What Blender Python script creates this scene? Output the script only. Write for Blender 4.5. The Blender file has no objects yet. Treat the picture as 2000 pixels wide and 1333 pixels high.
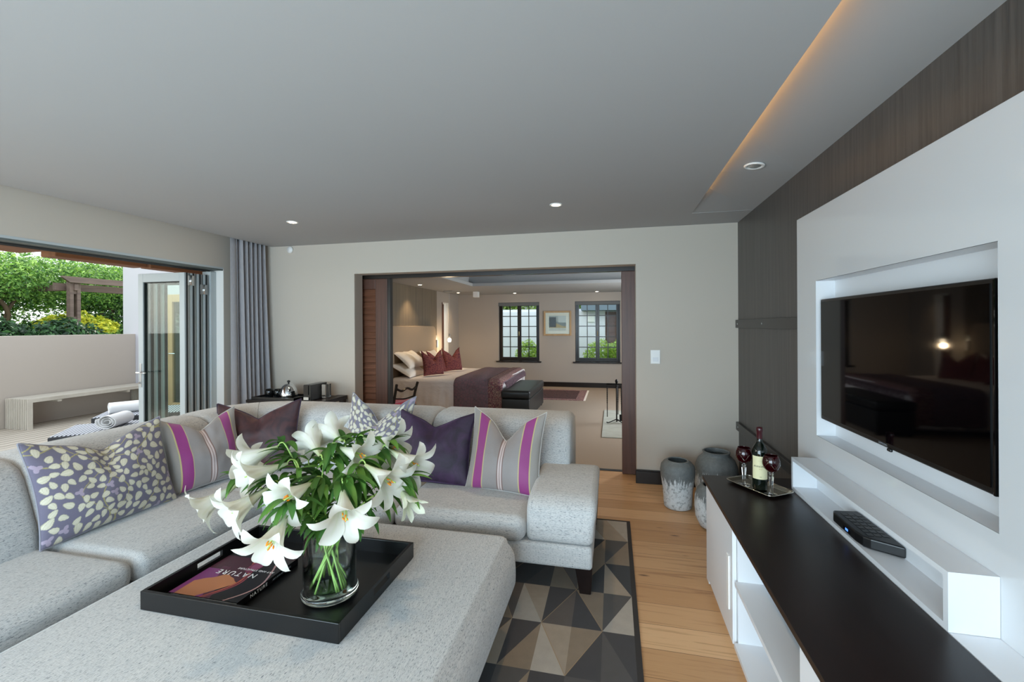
import bpy, bmesh, math, random
import numpy as np
from math import sin, cos, pi, radians as R
from mathutils import Vector, Matrix, Quaternion, noise
random.seed(7)
scene = bpy.context.scene
COL = scene.collection

# ------------------------------------------------------------------ camera
F_PX, THETA, ROLL, CAM_H = 860.0, math.atan(197/860), 0.0052, 1.5
cam_d = bpy.data.cameras.new('camera'); cam = bpy.data.objects.new('camera', cam_d); COL.objects.link(cam)
cam_d.sensor_width = 36.0; cam_d.lens = 36.0*F_PX/2000.0; cam_d.shift_y = -29.5/2000.0
cam_d.clip_start = 0.05; cam_d.clip_end = 200
_f = Vector((-sin(THETA), cos(THETA), 0)); _r = Vector((cos(THETA), sin(THETA), 0)); _u = Vector((0, 0, 1))
_cr = _r*cos(ROLL) - _u*sin(ROLL); _cu = _u*cos(ROLL) + _r*sin(ROLL)
M = Matrix.Identity(4)
for i in range(3):
    M[i][0] = _cr[i]; M[i][1] = _cu[i]; M[i][2] = -_f[i]
M[2][3] = CAM_H
cam.matrix_world = M
scene.camera = cam

# ------------------------------------------------------------------ world, exposure, lights
scene.view_settings.view_transform = 'Standard'
scene.view_settings.look = 'None'
scene.view_settings.exposure = 0.42
scene.view_settings.gamma = 1.0
scene.view_settings.use_curve_mapping = False
scene.cycles.max_bounces = 10; scene.cycles.diffuse_bounces = 5; scene.cycles.glossy_bounces = 5
scene.cycles.transmission_bounces = 10; scene.cycles.transparent_max_bounces = 16
scene.cycles.caustics_reflective = False; scene.cycles.caustics_refractive = False
scene.cycles.sample_clamp_indirect = 4.0
w = bpy.data.worlds.new('world'); scene.world = w; w.use_nodes = True
nt = w.node_tree; nt.nodes.clear()
wo = nt.nodes.new('ShaderNodeOutputWorld'); bg = nt.nodes.new('ShaderNodeBackground')
sky = nt.nodes.new('ShaderNodeTexSky'); sky.sky_type = 'NISHITA'; sky.sun_disc = False
sky.sun_elevation = R(32); sky.sun_rotation = R(250); sky.air_density = 1.0; sky.dust_density = 2.5
mx = nt.nodes.new('ShaderNodeMix'); mx.data_type = 'RGBA'; mx.inputs[0].default_value = 0.72
mx.inputs[7].default_value = (0.86, 0.95, 1.0, 1)
sc_ = nt.nodes.new('ShaderNodeVectorMath'); sc_.operation = 'SCALE'; sc_.inputs[3].default_value = 0.12
nt.links.new(sky.outputs[0], sc_.inputs[0]); nt.links.new(sc_.outputs[0], mx.inputs[6])
nt.links.new(mx.outputs[2], bg.inputs[0]); bg.inputs[1].default_value = 2.4
nt.links.new(bg.outputs[0], wo.inputs[0])

def light(name, kind, loc, energy, color=(1, 1, 1), rot=(0, 0, 0), **kw):
    d = bpy.data.lights.new(name, kind); d.energy = energy; d.color = color
    for k, v in kw.items(): setattr(d, k, v)
    o = bpy.data.objects.new(name, d); COL.objects.link(o); o.location = loc; o.rotation_euler = rot
    return o
def aim(o, target):
    o.rotation_euler = (Vector(target) - o.location).to_track_quat('-Z', 'Y').to_euler()
sun = light('sun', 'SUN', (0, 0, 10), 5.5, (1.0, 0.93, 0.80), angle=R(1.0)); sun.rotation_euler = Vector((0.30, -0.85, -0.43)).to_track_quat('-Z', 'Y').to_euler()
COOL = (0.62, 0.84, 1.0); WARM = (1.0, 0.72, 0.42)
# daylight through the window wall behind the camera
a = light('rear_window_daylight', 'AREA', (-1.55, -1.95, 1.15), 185, COOL, shape='RECTANGLE', size=3.9, size_y=1.7)
a.rotation_euler = (R(90), 0, 0)
# fill light added for the bedroom, behind an unseen opening in its right-hand wall
a = light('bedroom_side_fill', 'AREA', (1.75, 7.6, 1.3), 100, (0.92, 0.96, 1.0), shape='RECTANGLE', size=2.2, size_y=1.5)
a.rotation_euler = (0, R(90), 0)
for nm, loc, sx, sy, rot in (('portal_terrace', (-4.25, 1.3, 1.06), 5.0, 2.1, (0, R(-90), 0)),):
    a = light(nm, 'AREA', loc, 1, rot=rot, shape='RECTANGLE', size=sy, size_y=sx); a.data.cycles.is_portal = True

# ------------------------------------------------------------------ materials
def hexc(h):
    h = h.lstrip('#'); c = [int(h[i:i+2], 16)/255 for i in (0, 2, 4)]
    return tuple(((x/12.92) if x <= 0.04045 else ((x+0.055)/1.055)**2.4) for x in c) + (1.0,)
class NM:
    def __init__(s, name, color='#808080', rough=0.5, metal=0.0, **kw):
        s.m = bpy.data.materials.new(name); s.m.use_nodes = True; s.t = s.m.node_tree
        s.b = s.t.nodes['Principled BSDF']; s.b.inputs['Base Color'].default_value = hexc(color) if isinstance(color, str) else color
        s.b.inputs['Roughness'].default_value = rough; s.b.inputs['Metallic'].default_value = metal
        for k, v in kw.items(): s.b.inputs[k.replace('_', ' ')].default_value = v
        s._tc = None
    def n(s, typ, **kw):
        x = s.t.nodes.new('ShaderNode'+typ)
        for k, v in kw.items(): setattr(x, k, v)
        return x
    def l(s, a, b): s.t.links.new(a, b)
    def co(s, kind='Object', scale=(1, 1, 1), rot=(0, 0, 0), loc=(0, 0, 0)):
        tc = s.n('TexCoord'); mp = s.n('Mapping'); s.l(tc.outputs[kind], mp.inputs[0])
        mp.inputs['Scale'].default_value = scale; mp.inputs['Rotation'].default_value = rot; mp.inputs['Location'].default_value = loc
        return mp.outputs[0]
    def world(s, scale=(1, 1, 1), rot=(0, 0, 0), loc=(0, 0, 0)):
        g = s.n('NewGeometry'); mp = s.n('Mapping'); s.l(g.outputs['Position'], mp.inputs[0])
        mp.inputs['Scale'].default_value = scale; mp.inputs['Rotation'].default_value = rot; mp.inputs['Location'].default_value = loc
        return mp.outputs[0]
    def noise(s, v, scale=5, detail=3, rough=0.5, dist=0):
        x = s.n('TexNoise'); s.l(v, x.inputs['Vector']); x.inputs['Scale'].default_value = scale
        x.inputs['Detail'].default_value = detail; x.inputs['Roughness'].default_value = rough; x.inputs['Distortion'].default_value = dist
        return x.outputs['Fac']
    def ramp(s, fac, stops, interp='LINEAR'):
        x = s.n('ValToRGB'); s.l(fac, x.inputs[0]); x.color_ramp.interpolation = interp
        e = x.color_ramp.elements
        while len(e) < len(stops): e.new(0.5)
        for i, (p, c) in enumerate(stops): e[i].position = p; e[i].color = hexc(c) if isinstance(c, str) else c
        return x.outputs[0]
    def mix(s, fac, a, b, mode='MIX'):
        x = s.n('Mix', data_type='RGBA', blend_type=mode)
        for i, v in ((0, fac), (6, a), (7, b)):
            if hasattr(v, 'links'): s.l(v, x.inputs[i])
            elif isinstance(v, str): x.inputs[i].default_value = hexc(v)
            else: x.inputs[i].default_value = v
        return x.outputs[2]
    def math(s, op, a, b=0.5):
        x = s.n('Math', operation=op)
        for i, v in ((0, a), (1, b)):
            if hasattr(v, 'links'): s.l(v, x.inputs[i])
            else: x.inputs[i].default_value = v
        return x.outputs[0]
    def color(s, c): s.l(c, s.b.inputs['Base Color'])
    def bump(s, h, strength=0.3, dist=0.002):
        x = s.n('Bump'); s.l(h, x.inputs['Height']); x.inputs['Strength'].default_value = strength; x.inputs['Distance'].default_value = dist
        s.l(x.outputs[0], s.b.inputs['Normal'])
MT = {}
def plain(name, color, rough=0.5, metal=0.0, **kw):
    x = NM(name, color, rough, metal, **kw); MT[name] = x.m; return x
def paint(name, color, rough=0.75, amt=0.03):
    x = plain(name, color, rough); n = x.noise(x.world(), 1.3, 4)
    x.color(x.mix(x.math('MULTIPLY', n, amt*2), color, tuple(c*0.8 for c in hexc(color)[:3])+(1,)))
    x.bump(x.noise(x.world(), 180, 2), 0.05, 0.001); return x
paint('wall_paint', '#c2b9ad'); paint('ceiling_paint', '#aaabac'); paint('outside_render', '#b3a89d', 0.55); paint('white_render', '#b5b3b8')
paint('white_reveal', '#e6e4e0'); paint('bedroom_paint', '#aba298'); paint('blue_render', '#dcdde6')
plain('gloss_white', '#d0d2d4', 0.12, Coat_Weight=0.3); plain('satin_white', '#dfe1e4', 0.3)
plain('plastic_white', '#ececea', 0.35); plain('black_satin', '#0b0b0c', 0.28); plain('black_gloss', '#040405', 0.03)
plain('black_plastic', '#101113', 0.35); plain('chrome', '#d8dadb', 0.06, 1.0); plain('brushed_steel', '#c6c7c5', 0.32, 0.75)
plain('grey_aluminium', '#b4bbbc', 0.35, 0.0); plain('frame_shaded', '#5b625f', 0.45); plain('dark_gasket', '#15191a', 0.5); plain('iron', '#0c0b0b', 0.45, 0.5)
plain('silver', '#c9c3b4', 0.14, 1.0); plain('blind_fabric', '#6c6e6e', 0.9); plain('dark_trim', '#17100d', 0.28)
plain('yellow_anther', '#f08a0c', 0.7); plain('bolt_brass', '#9a855c', 0.3, 1.0); plain('magenta_cloth', '#a8123f', 0.85, Sheen_Weight=0.4)
plain('towel_rod', '#dddddd', 0.9); plain('screen_glass', '#020203', 0.04, Specular_IOR_Level=0.22); plain('blue_led', '#2a5cff', 0.3, Emission_Color=(0.1, 0.3, 1, 1), Emission_Strength=1.2)
plain('stem_green', '#a3c267', 0.5, Subsurface_Weight=0.0); plain('capsule_red', '#3a0c14', 0.3); plain('label_paper', '#ded6ac', 0.7); plain('ink', '#2a2622', 0.8)
plain('white_print', '#e8e4e2', 0.6); plain('grey_print', '#8f8f92', 0.6); plain('gold_print', '#b59b62', 0.4, 0.4)
plain('lamp_warm', '#ffffff', 0.5, Emission_Color=(1.0, 0.80, 0.52, 1), Emission_Strength=14.0)
plain('led_warm', '#ffffff', 0.5, Emission_Color=(1.0, 0.50, 0.15, 1), Emission_Strength=15.0)
x = plain('clear_glass', '#ffffff', 0.0, Transmission_Weight=1.0, IOR=1.45)
x = plain('foot_glass', '#f0fff8', 0.0, Transmission_Weight=1.0, IOR=1.45)
x = plain('ruby_glass', '#4a0410', 0.03, Transmission_Weight=0.75, IOR=1.5)
x = plain('bottle_glass', '#07100a', 0.04, Transmission_Weight=0.1, IOR=1.5)
x = plain('smoked_glass', '#2b2f31', 0.03, Transmission_Weight=0.8, IOR=1.45)
def thin_glass(name, tint, refl=0.10):
    m = bpy.data.materials.new(name); m.use_nodes = True; t = m.node_tree; t.nodes.clear()
    o = t.nodes.new('ShaderNodeOutputMaterial'); mixn = t.nodes.new('ShaderNodeMixShader'); tr = t.nodes.new('ShaderNodeBsdfTransparent')
    gl = t.nodes.new('ShaderNodeBsdfGlossy'); fr = t.nodes.new('ShaderNodeLayerWeight'); fr.inputs[0].default_value = 0.25
    ma = t.nodes.new('ShaderNodeMath'); ma.operation = 'MULTIPLY_ADD'; ma.inputs[1].default_value = 0.14 if 'window' in name or 'green' in name else 0.8; ma.inputs[2].default_value = refl*0.5
    tr.inputs[0].default_value = hexc(tint); gl.inputs['Roughness'].default_value = 0.0
    t.links.new(fr.outputs['Fresnel'], ma.inputs[0]); t.links.new(ma.outputs[0], mixn.inputs[0])
    t.links.new(tr.outputs[0], mixn.inputs[1]); t.links.new(gl.outputs[0], mixn.inputs[2]); t.links.new(mixn.outputs[0], o.inputs[0])
    MT[name] = m
thin_glass('window_glass', '#f8fcfb', 0.0); thin_glass('green_glass', '#c9dcd6', 0.1); thin_glass('vase_glass', '#fbfefd', 0.03); thin_glass('water', '#f8fcfa', 0.02)
m = bpy.data.materials.new('clear_pane'); m.use_nodes = True; t_ = m.node_tree; t_.nodes.clear(); o_ = t_.nodes.new('ShaderNodeOutputMaterial'); b_ = t_.nodes.new('ShaderNodeBsdfTransparent'); b_.inputs[0].default_value = hexc('#fafdfb'); t_.links.new(b_.outputs[0], o_.inputs[0]); MT['clear_pane'] = m
# tweed upholstery
def tweed(name, rot):
    x = plain(name, '#a9abad', 0.95, Sheen_Weight=0.25)
    f = lambda a, b, c: ((a, b, c) if not rot else (b, a, c))
    s1 = x.noise(x.world(f(9, 160, 160)), 1.0, 3, 0.6); s2 = x.noise(x.world(f(420, 60, 60)), 1.0, 2, 0.6)
    s3 = x.noise(x.world(f(75, 620, 620)), 1.0, 2, 0.5)
    c = x.mix(x.ramp(s1, [(0.32, '#000000'), (0.68, '#ffffff')]), '#babcbc', '#cfcecb')
    c = x.mix(x.math('MULTIPLY', s2, 0.45), c, '#8e9092')
    c = x.mix(x.ramp(s3, [(0.56, '#000000'), (0.68, '#ffffff')]), c, '#5c6067')
    x.color(c); x.bump(s2, 0.35, 0.0015); return x
tweed('tweed_seat', 0); tweed('tweed_ottoman', 1)
# pine floor, boards run along X
x = plain('pine_floor', '#b98d63', 0.38)
br = x.n('TexBrick', offset=0.37, offset_frequency=2); x.l(x.world(loc=(0.3, 0.143, 0)), br.inputs['Vector'])
br.inputs['Scale'].default_value = 1; br.inputs['Brick Width'].default_value = 2.3; br.inputs['Row Height'].default_value = 0.175
br.inputs['Mortar Size'].default_value = 0.0012; br.inputs['Color1'].default_value = (0, 0, 0, 1); br.inputs['Color2'].default_value = (1, 1, 1, 1)
br.inputs['Mortar'].default_value = (0.5, 0.5, 0.5, 1)
tone = x.mix(br.outputs['Color'], '#b88b5e', '#deb68a')
gr = x.noise(x.world((1.2, 26, 1)), 1.0, 6, 0.62, 1.6); g2 = x.noise(x.world((4, 130, 1)), 1.0, 3, 0.6)
c = x.mix(x.ramp(gr, [(0.30, '#ffffff'), (0.46, '#000000')]), tone, '#9a6d45'); c = x.mix(x.math('MULTIPLY', g2, 0.35), c, '#d8b085')
vo = x.n('TexVoronoi'); x.l(x.world((2.6, 9.5, 1), loc=(0.4, 0.2, 0)), vo.inputs['Vector']); vo.inputs['Scale'].default_value = 1.0
c = x.mix(x.ramp(vo.outputs['Distance'], [(0.05, '#ffffff'), (0.12, '#000000')]), c, '#4a2a17')
c = x.mix(br.outputs['Fac'], c, '#5a3c25'); x.color(c); x.bump(gr, 0.12, 0.001)
# dark veneer wall
def veneer(name, c0, c1, c2, sc=(60, 60, 1.3), rough=0.42):
    x = plain(name, c0, rough)
    n = x.noise(x.world(sc), 1.0, 5, 0.65); n2 = x.noise(x.world((sc[0]*3, sc[1]*3, sc[2]*6)), 1.0, 3, 0.6); n3 = x.noise(x.world((1.1, 1.1, 0.4)), 1.5, 2)
    c = x.mix(x.ramp(n, [(0.3, '#000000'), (0.7, '#ffffff')]), c0, c1); c = x.mix(x.math('MULTIPLY', n2, 0.4), c, c2)
    x.color(c); x.bump(n2, 0.2, 0.001)
    if name == 'espresso': x.b.inputs['Specular IOR Level'].default_value = 0.3
    return x
veneer('grey_veneer', '#312e2c', '#54504d', '#6a6662'); veneer('bedroom_veneer', '#5a5045', '#7c7060', '#8b806d', (24, 24, 0.8))
veneer('timber_dark', '#482b20', '#6c4636', '#331c14', (30, 30, 1.0)); veneer('timber_dark_flat', '#66412f', '#8c5c44', '#452a1e', (3, 3, 60))
veneer('espresso', '#1a1210', '#231917', '#140d0c', (6, 1.0, 6), 0.33); veneer('pergola_wood', '#5b4a43', '#826d62', '#463731', (12, 1.0, 12), 0.7)
veneer('eave_wood', '#7a4d30', '#9b6843', '#5c3820', (14, 0.8, 14), 0.6); veneer('frame_tan', '#b08e63', '#c4a47a', '#98774e', (20, 20, 1), 0.5)
# decking and bench, slatted along Y
x = plain('deck_wood', '#a59a8a', 0.7)
g = x.n('TexWave', wave_type='BANDS', bands_direction='X', wave_profile='SIN'); x.l(x.world(), g.inputs['Vector']); g.inputs['Scale'].default_value = 2.2
n = x.noise(x.world((9, 0.8, 1)), 2.0, 5, 0.6); c = x.mix(n, '#8a7d6e', '#cbc1b2')
c = x.mix(x.ramp(g.outputs['Fac'], [(0.02, '#ffffff'), (0.08, '#000000')]), c, '#4b4037'); x.color(c)
x = plain('bench_wood', '#b9b0a2', 0.7); n = x.noise(x.world((60, 3, 3)), 1.0, 4, 0.6); x.color(x.mix(n, '#9a9284', '#d6cec1'))
x = plain('rattan', '#2d2d33', 0.6); wv = x.n('TexWave', wave_type='BANDS', bands_direction='X'); x.l(x.co('Object'), wv.inputs['Vector']); wv.inputs['Scale'].default_value = 9
x.color(x.mix(x.ramp(wv.outputs['Fac'], [(0.3, '#000000'), (0.5, '#ffffff')]), '#35363f', '#c2c4cb'))
plain('rattan_dark', '#26272c', 0.6)
x = plain('towel', '#f2f0ee', 0.95, Sheen_Weight=0.3); x.bump(x.noise(x.world(), 260, 3), 0.8, 0.004)
# carpet
x = plain('carpet', '#b3a391', 0.97); n = x.noise(x.world(), 300, 2); x.color(x.mix(n, '#8d7e6f', '#aa9a89')); x.bump(n, 0.5, 0.004)
x = plain('stone_slab', '#b6b8ae', 0.25); n = x.noise(x.world((3, 3, 1)), 2, 4); x.color(x.mix(n, '#a3a59c', '#c6c8be'))
# curtain
x = plain('curtain_cloth', '#858487', 0.85, Sheen_Weight=0.2); n = x.noise(x.world((300, 300, 20)), 1.0, 2); x.color(x.mix(n, '#918f93', '#aeacaf')); x.bump(n, 0.2, 0.001)
# colour-attribute cloths
def attr_mat(name, rough=0.85, sheen=0.2, weave=True, **kw):
    x = plain(name, '#888888', rough, Sheen_Weight=sheen, **kw); a = x.n('Attribute', attribute_name='Col'); n = x.noise(x.co('Object', (1, 1, 1)), 420, 2)
    x.color(x.mix(x.math('MULTIPLY', n, 0.25), a.outputs['Color'], (0.02, 0.02, 0.02, 1)) if weave else a.outputs['Color'])
    if weave: x.bump(n, 0.25, 0.001)
    return x
attr_mat('cushion_print'); attr_mat('cushion_stripe', 0.55, 0.3); attr_mat('cover_art', 0.22, 0.0, False); attr_mat('art_print', 0.5, 0.0, False)
attr_mat('petal', 0.5, 0.1, False, Subsurface_Weight=0.0); attr_mat('leaf_card', 0.55, 0.0, False)
for nm, t_, k in (('petal', (0.92, 0.95, 0.82, 1), 0.30), ('leaf_card', (0.45, 0.65, 0.10, 1), 0.35)):
    m = MT[nm]; t = m.node_tree; o = t.nodes['Material Output']; mxs = t.nodes.new('ShaderNodeMixShader'); tl = t.nodes.new('ShaderNodeBsdfTranslucent')
    mm = t.nodes.new('ShaderNodeMix'); mm.data_type = 'RGBA'; mm.blend_type = 'MULTIPLY'; mm.inputs[0].default_value = 0.6
    at_ = [q for q in t.nodes if q.type == 'ATTRIBUTE'][0]; t.links.new(at_.outputs['Color'], mm.inputs[6]); mm.inputs[7].default_value = t_ if nm == 'petal' else (0.9, 1, 0.4, 1)
    t.links.new(mm.outputs[2], tl.inputs[0]); mxs.inputs[0].default_value = k
    t.links.new(t.nodes['Principled BSDF'].outputs[0], mxs.inputs[1]); t.links.new(tl.outputs[0], mxs.inputs[2]); t.links.new(mxs.outputs[0], o.inputs[0])
def velvet(name, c0, c1, tint):
    x = plain(name, c0, 0.6, Sheen_Weight=1.0, Sheen_Roughness=0.35); x.b.inputs['Sheen Tint'].default_value = hexc(tint)
    n = x.noise(x.co('Object'), 9, 4, 0.6, 0.8); x.color(x.mix(x.ramp(n, [(0.35, '#000000'), (0.7, '#ffffff')]), c0, c1)); return x  # lighter mottling puts the pile's sheen highlights into the colour
velvet('velvet_purple', '#1b0f24', '#3d2446', '#b48fd0'); velvet('velvet_brown', '#231019', '#4d2828', '#b88a8c')
# paisley
def paisley(name, a, b, d, sc=26):
    x = plain(name, a, 0.95); v = x.n('TexVoronoi', feature='DISTANCE_TO_EDGE'); x.l(x.co('Object'), v.inputs['Vector']); v.inputs['Scale'].default_value = sc
    n = x.noise(x.co('Object'), sc*1.3, 3, 0.6, 2.5)
    c = x.mix(x.ramp(n, [(0.46, '#000000'), (0.5, '#ffffff')]), a, b); c = x.mix(x.ramp(v.outputs['Distance'], [(0.03, '#ffffff'), (0.07, '#000000')]), c, d); x.color(c)
paisley('paisley_red', '#6e3034', '#8d5046', '#4b2130'); paisley('paisley_throw', '#75686f', '#86646e', '#685d64', 19)
paisley('paisley_border', '#7d3a4c', '#a3897b', '#573a48', 26); paisley('persian', '#3a1d22', '#5b3a38', '#27161b', 22)
x = plain('bed_linen', '#f3eeee', 0.85); x.bump(x.noise(x.world((1.2, 3, 3)), 3.5, 4, 0.55, 0.6), 0.6, 0.03)
plain('pillow_linen', '#efe8de', 0.85); plain('linen_headboard', '#a3907a', 0.9)
x = plain('leather_black', '#1d2022', 0.38); x.bump(x.noise(x.world(), 90, 3), 0.3, 0.002)
# glazed pots: grey shoulder over a dripping pale glaze
def pot_mat(name, split, h):
    x = plain(name, '#8a8d8c', 0.6)
    sx = x.n('SeparateXYZ'); tc = x.n('TexCoord'); x.l(tc.outputs['Object'], sx.inputs[0])
    n = x.noise(x.co('Object', (60, 60, 5)), 1.0, 3, 0.6); n2 = x.noise(x.co('Object', (1, 1, 1)), 38, 5, 0.7)
    e = x.math('ADD', x.math('DIVIDE', sx.outputs[2], h), x.math('MULTIPLY', x.math('SUBTRACT', n, 0.5), 0.75))
    g = x.mix(n2, '#4f5354', '#868a89'); pale = x.mix(x.ramp(n2, [(0.36, '#000000'), (0.5, '#ffffff')]), '#8f9495', '#cfd3d4')
    x.color(x.mix(x.ramp(e, [(split-0.03, '#000000'), (split+0.03, '#ffffff')]), pale, g)); x.bump(n2, 0.4, 0.004)
pot_mat('pot_glaze', 0.6, 0.38); pot_mat('pot_glaze_big', 0.45, 0.46)
plain('pot_inside', '#2b2d2e', 0.9)
x = plain('soil_grass', '#4e6a2c', 0.95); n = x.noise(x.world(), 4, 4); x.color(x.mix(n, '#3c5422', '#6d8a3e'))
x = plain('vine_bark', '#4b3b2a', 0.9); n = x.noise(x.world((14, 14, 2)), 1.0, 4); x.color(x.mix(n, '#2f251b', '#6e5a42'))
rug_cols = ['#2c2c2e', '#3d3835', '#5b5048', '#82725f', '#9a8c7b', '#a79f94', '#3a3636', '#4b4744']
for i, c_ in enumerate(rug_cols):
    x = plain('rug_tone_%d' % i, c_, 0.95, Sheen_Weight=0.15); n = x.noise(x.world(), 22, 4, 0.6); n2 = x.noise(x.world(), 500, 1)
    d = tuple(k*0.72 for k in hexc(c_)[:3])+(1,); x.color(x.mix(x.math('MULTIPLY', x.math('ADD', n, n2), 0.5), tuple(min(1, k*1.3) for k in hexc(c_)[:3])+(1,), d)); x.bump(n2, 0.5, 0.003)
plain('rug_edge', '#35312f', 0.95); plain('rug_seam', '#9b8468', 0.9)
plain('roof_slate', '#6f7d8a', 0.7); plain('reading_lamp', '#e8e0d0', 0.5)
# ------------------------------------------------------------------ mesh helpers
def bm_new(): return bmesh.new()
def box(bm, x0, y0, z0, x1, y1, z1):
    vs = [bm.verts.new(p) for p in ((x0,y0,z0),(x1,y0,z0),(x1,y1,z0),(x0,y1,z0),(x0,y0,z1),(x1,y0,z1),(x1,y1,z1),(x0,y1,z1))]
    for f in ((0,3,2,1),(4,5,6,7),(0,1,5,4),(1,2,6,5),(2,3,7,6),(3,0,4,7)): bm.faces.new([vs[i] for i in f])
    return vs
def obox(bm, c, ax, ay, az):      # box from centre and three half-axis vectors
    c = Vector(c); vs = []
    for sx, sy, sz in ((-1,-1,-1),(1,-1,-1),(1,1,-1),(-1,1,-1),(-1,-1,1),(1,-1,1),(1,1,1),(-1,1,1)):
        vs.append(bm.verts.new(c + sx*Vector(ax) + sy*Vector(ay) + sz*Vector(az)))
    for f in ((0,3,2,1),(4,5,6,7),(0,1,5,4),(1,2,6,5),(2,3,7,6),(3,0,4,7)): bm.faces.new([vs[i] for i in f])
def B(*boxes):
    bm = bm_new()
    for b in boxes: box(bm, *b)
    return bm
def tube(bm, pts, rad, seg=8, cap=True):
    pts = [Vector(p) for p in pts]; n = len(pts); rads = rad if isinstance(rad, (list, tuple)) else [rad]*n
    rings = []; prev = None
    for i, p in enumerate(pts):
        t = (pts[min(i+1, n-1)] - pts[max(i-1, 0)]).normalized()
        if prev is None: a = t.orthogonal().normalized()
        else:
            a = prev - t*prev.dot(t); a = a.normalized() if a.length > 1e-6 else t.orthogonal().normalized()
        prev = a; b = t.cross(a)
        rings.append([bm.verts.new(p + rads[i]*(cos(k*2*pi/seg)*a + sin(k*2*pi/seg)*b)) for k in range(seg)])
    for i in range(n-1):
        for k in range(seg): bm.faces.new((rings[i][k], rings[i][(k+1) % seg], rings[i+1][(k+1) % seg], rings[i+1][k]))
    if cap: bm.faces.new(rings[0][::-1]); bm.faces.new(rings[-1])
def lathe(bm, prof, c=(0,0,0), seg=32, closed=False, capb=True, capt=False):
    rings = []
    for r, z in prof: rings.append([bm.verts.new((c[0]+r*cos(k*2*pi/seg), c[1]+r*sin(k*2*pi/seg), c[2]+z)) for k in range(seg)])
    m = len(rings)
    for i in range(m if closed else m-1):
        A, C_ = rings[i], rings[(i+1) % m]
        for k in range(seg): bm.faces.new((A[k], A[(k+1) % seg], C_[(k+1) % seg], C_[k]))
    if not closed:
        if capb and prof[0][0] > 1e-5: bm.faces.new(rings[0][::-1])
        if capt and prof[-1][0] > 1e-5: bm.faces.new(rings[-1])
def prism(bm, poly, axis, a0, a1):  # poly: 2D points; extruded along axis 0/1/2
    def P3(p, a):
        q = list(p); q.insert(axis, a); return q
    A = [bm.verts.new(P3(p, a0)) for p in poly]; C_ = [bm.verts.new(P3(p, a1)) for p in poly]
    n = len(poly); bm.faces.new(A[::-1]); bm.faces.new(C_)
    for i in range(n): bm.faces.new((A[i], A[(i+1) % n], C_[(i+1) % n], C_[i]))
def soft(bm, lo, hi, r=0.05, bulge=0.01, n=14, rz=None):
    lo = Vector(lo); hi = Vector(hi); c = (lo+hi)/2; h = (hi-lo)/2; rr = min(r, h.x*.98, h.y*.98, h.z*.98)
    def coords(half):
        inner = half - rr; k = 5; L = [-1*(inner + rr*math.tan(pi/4*(1-j/k))) for j in range(k+1)]
        m = max(2, int(n*half/max(h))); mid = [-inner + 2*inner*j/m for j in range(1, m)]
        return L + mid + [-v for v in L[::-1]]
    V_ = {}
    def vert(p):
        key = (round(p[0], 5), round(p[1], 5), round(p[2], 5))
        if key in V_: return V_[key]
        q = Vector(p); inn = Vector([max(-(h[i]-rr), min(h[i]-rr, q[i])) for i in range(3)]); d = q - inn
        out = inn + (d.normalized()*rr if d.length > 1e-9 else d)
        for i in range(3):
            j, k = (i+1) % 3, (i+2) % 3
            wgt = max(0, 1-(q[j]/h[j])**2)*max(0, 1-(q[k]/h[k])**2)
            out[i] += bulge*wgt*(q[i]/h[i])
        V_[key] = bm.verts.new(c + out); return V_[key]
    for ax in range(3):
        j, k = (ax+1) % 3, (ax+2) % 3; cj, ck = coords(h[j]), coords(h[k])
        for s in (-1, 1):
            for a in range(len(cj)-1):
                for b in range(len(ck)-1):
                    q = []
                    for (aa, bb) in ((a, b), (a+1, b), (a+1, b+1), (a, b+1)):
                        p = [0, 0, 0]; p[ax] = s*h[ax]; p[j] = cj[aa]; p[k] = ck[bb]; q.append(vert(p))
                    q = q if s > 0 else q[::-1]
                    if len(set(q)) > 2:
                        try: bm.faces.new(list(dict.fromkeys(q)))
                        except ValueError: pass
def offs(par):
    v = Vector((0, 0, 0))
    while par is not None: v += par.location; par = par.parent
    return v
def obj(name, bm, mat, parent=None, smooth=False, bevel=0, world=True, seg=2, recalc=True, auto=None):
    if recalc: bmesh.ops.recalc_face_normals(bm, faces=bm.faces[:])
    me = bpy.data.meshes.new(name)
    if world and parent is not None:
        o = offs(parent); bmesh.ops.translate(bm, verts=bm.verts[:], vec=-o)
    bm.to_mesh(me); bm.free()
    ms = mat if isinstance(mat, (list, tuple)) else [mat]
    for m in ms: me.materials.append(MT[m])
    ob = bpy.data.objects.new(name, me); COL.objects.link(ob); ob.parent = parent
    if smooth:
        for p in me.polygons: p.use_smooth = True
        if auto:
            try: me.set_sharp_from_angle(angle=R(auto))
            except Exception: pass
    if bevel:
        b = ob.modifiers.new('bevel', 'BEVEL'); b.width = bevel; b.segments = seg; b.limit_method = 'ANGLE'; b.angle_limit = R(40)
        try: b.harden_normals = False
        except Exception: pass
    return ob
def tag(o, label=None, cat=None, group=None, kind=None):
    if label: o['label'] = label
    if cat: o['category'] = cat
    if group: o['group'] = group
    if kind: o['kind'] = kind
    return o
def thing(name, label, cat, loc=(0, 0, 0), rz=0.0, group=None):
    o = bpy.data.objects.new(name, None); COL.objects.link(o); o.location = loc; o.rotation_euler = (0, 0, rz); o.empty_display_size = 0.05
    return tag(o, label, cat, group)
def struct(name, bm, mat, **kw):
    o = obj(name, bm, mat, **kw); o['kind'] = 'structure'; return o
def copy_tree(o, parent=None):
    c = o.copy(); COL.objects.link(c); c.parent = parent
    for ch in list(o.children): copy_tree(ch, c)
    return c
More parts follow.
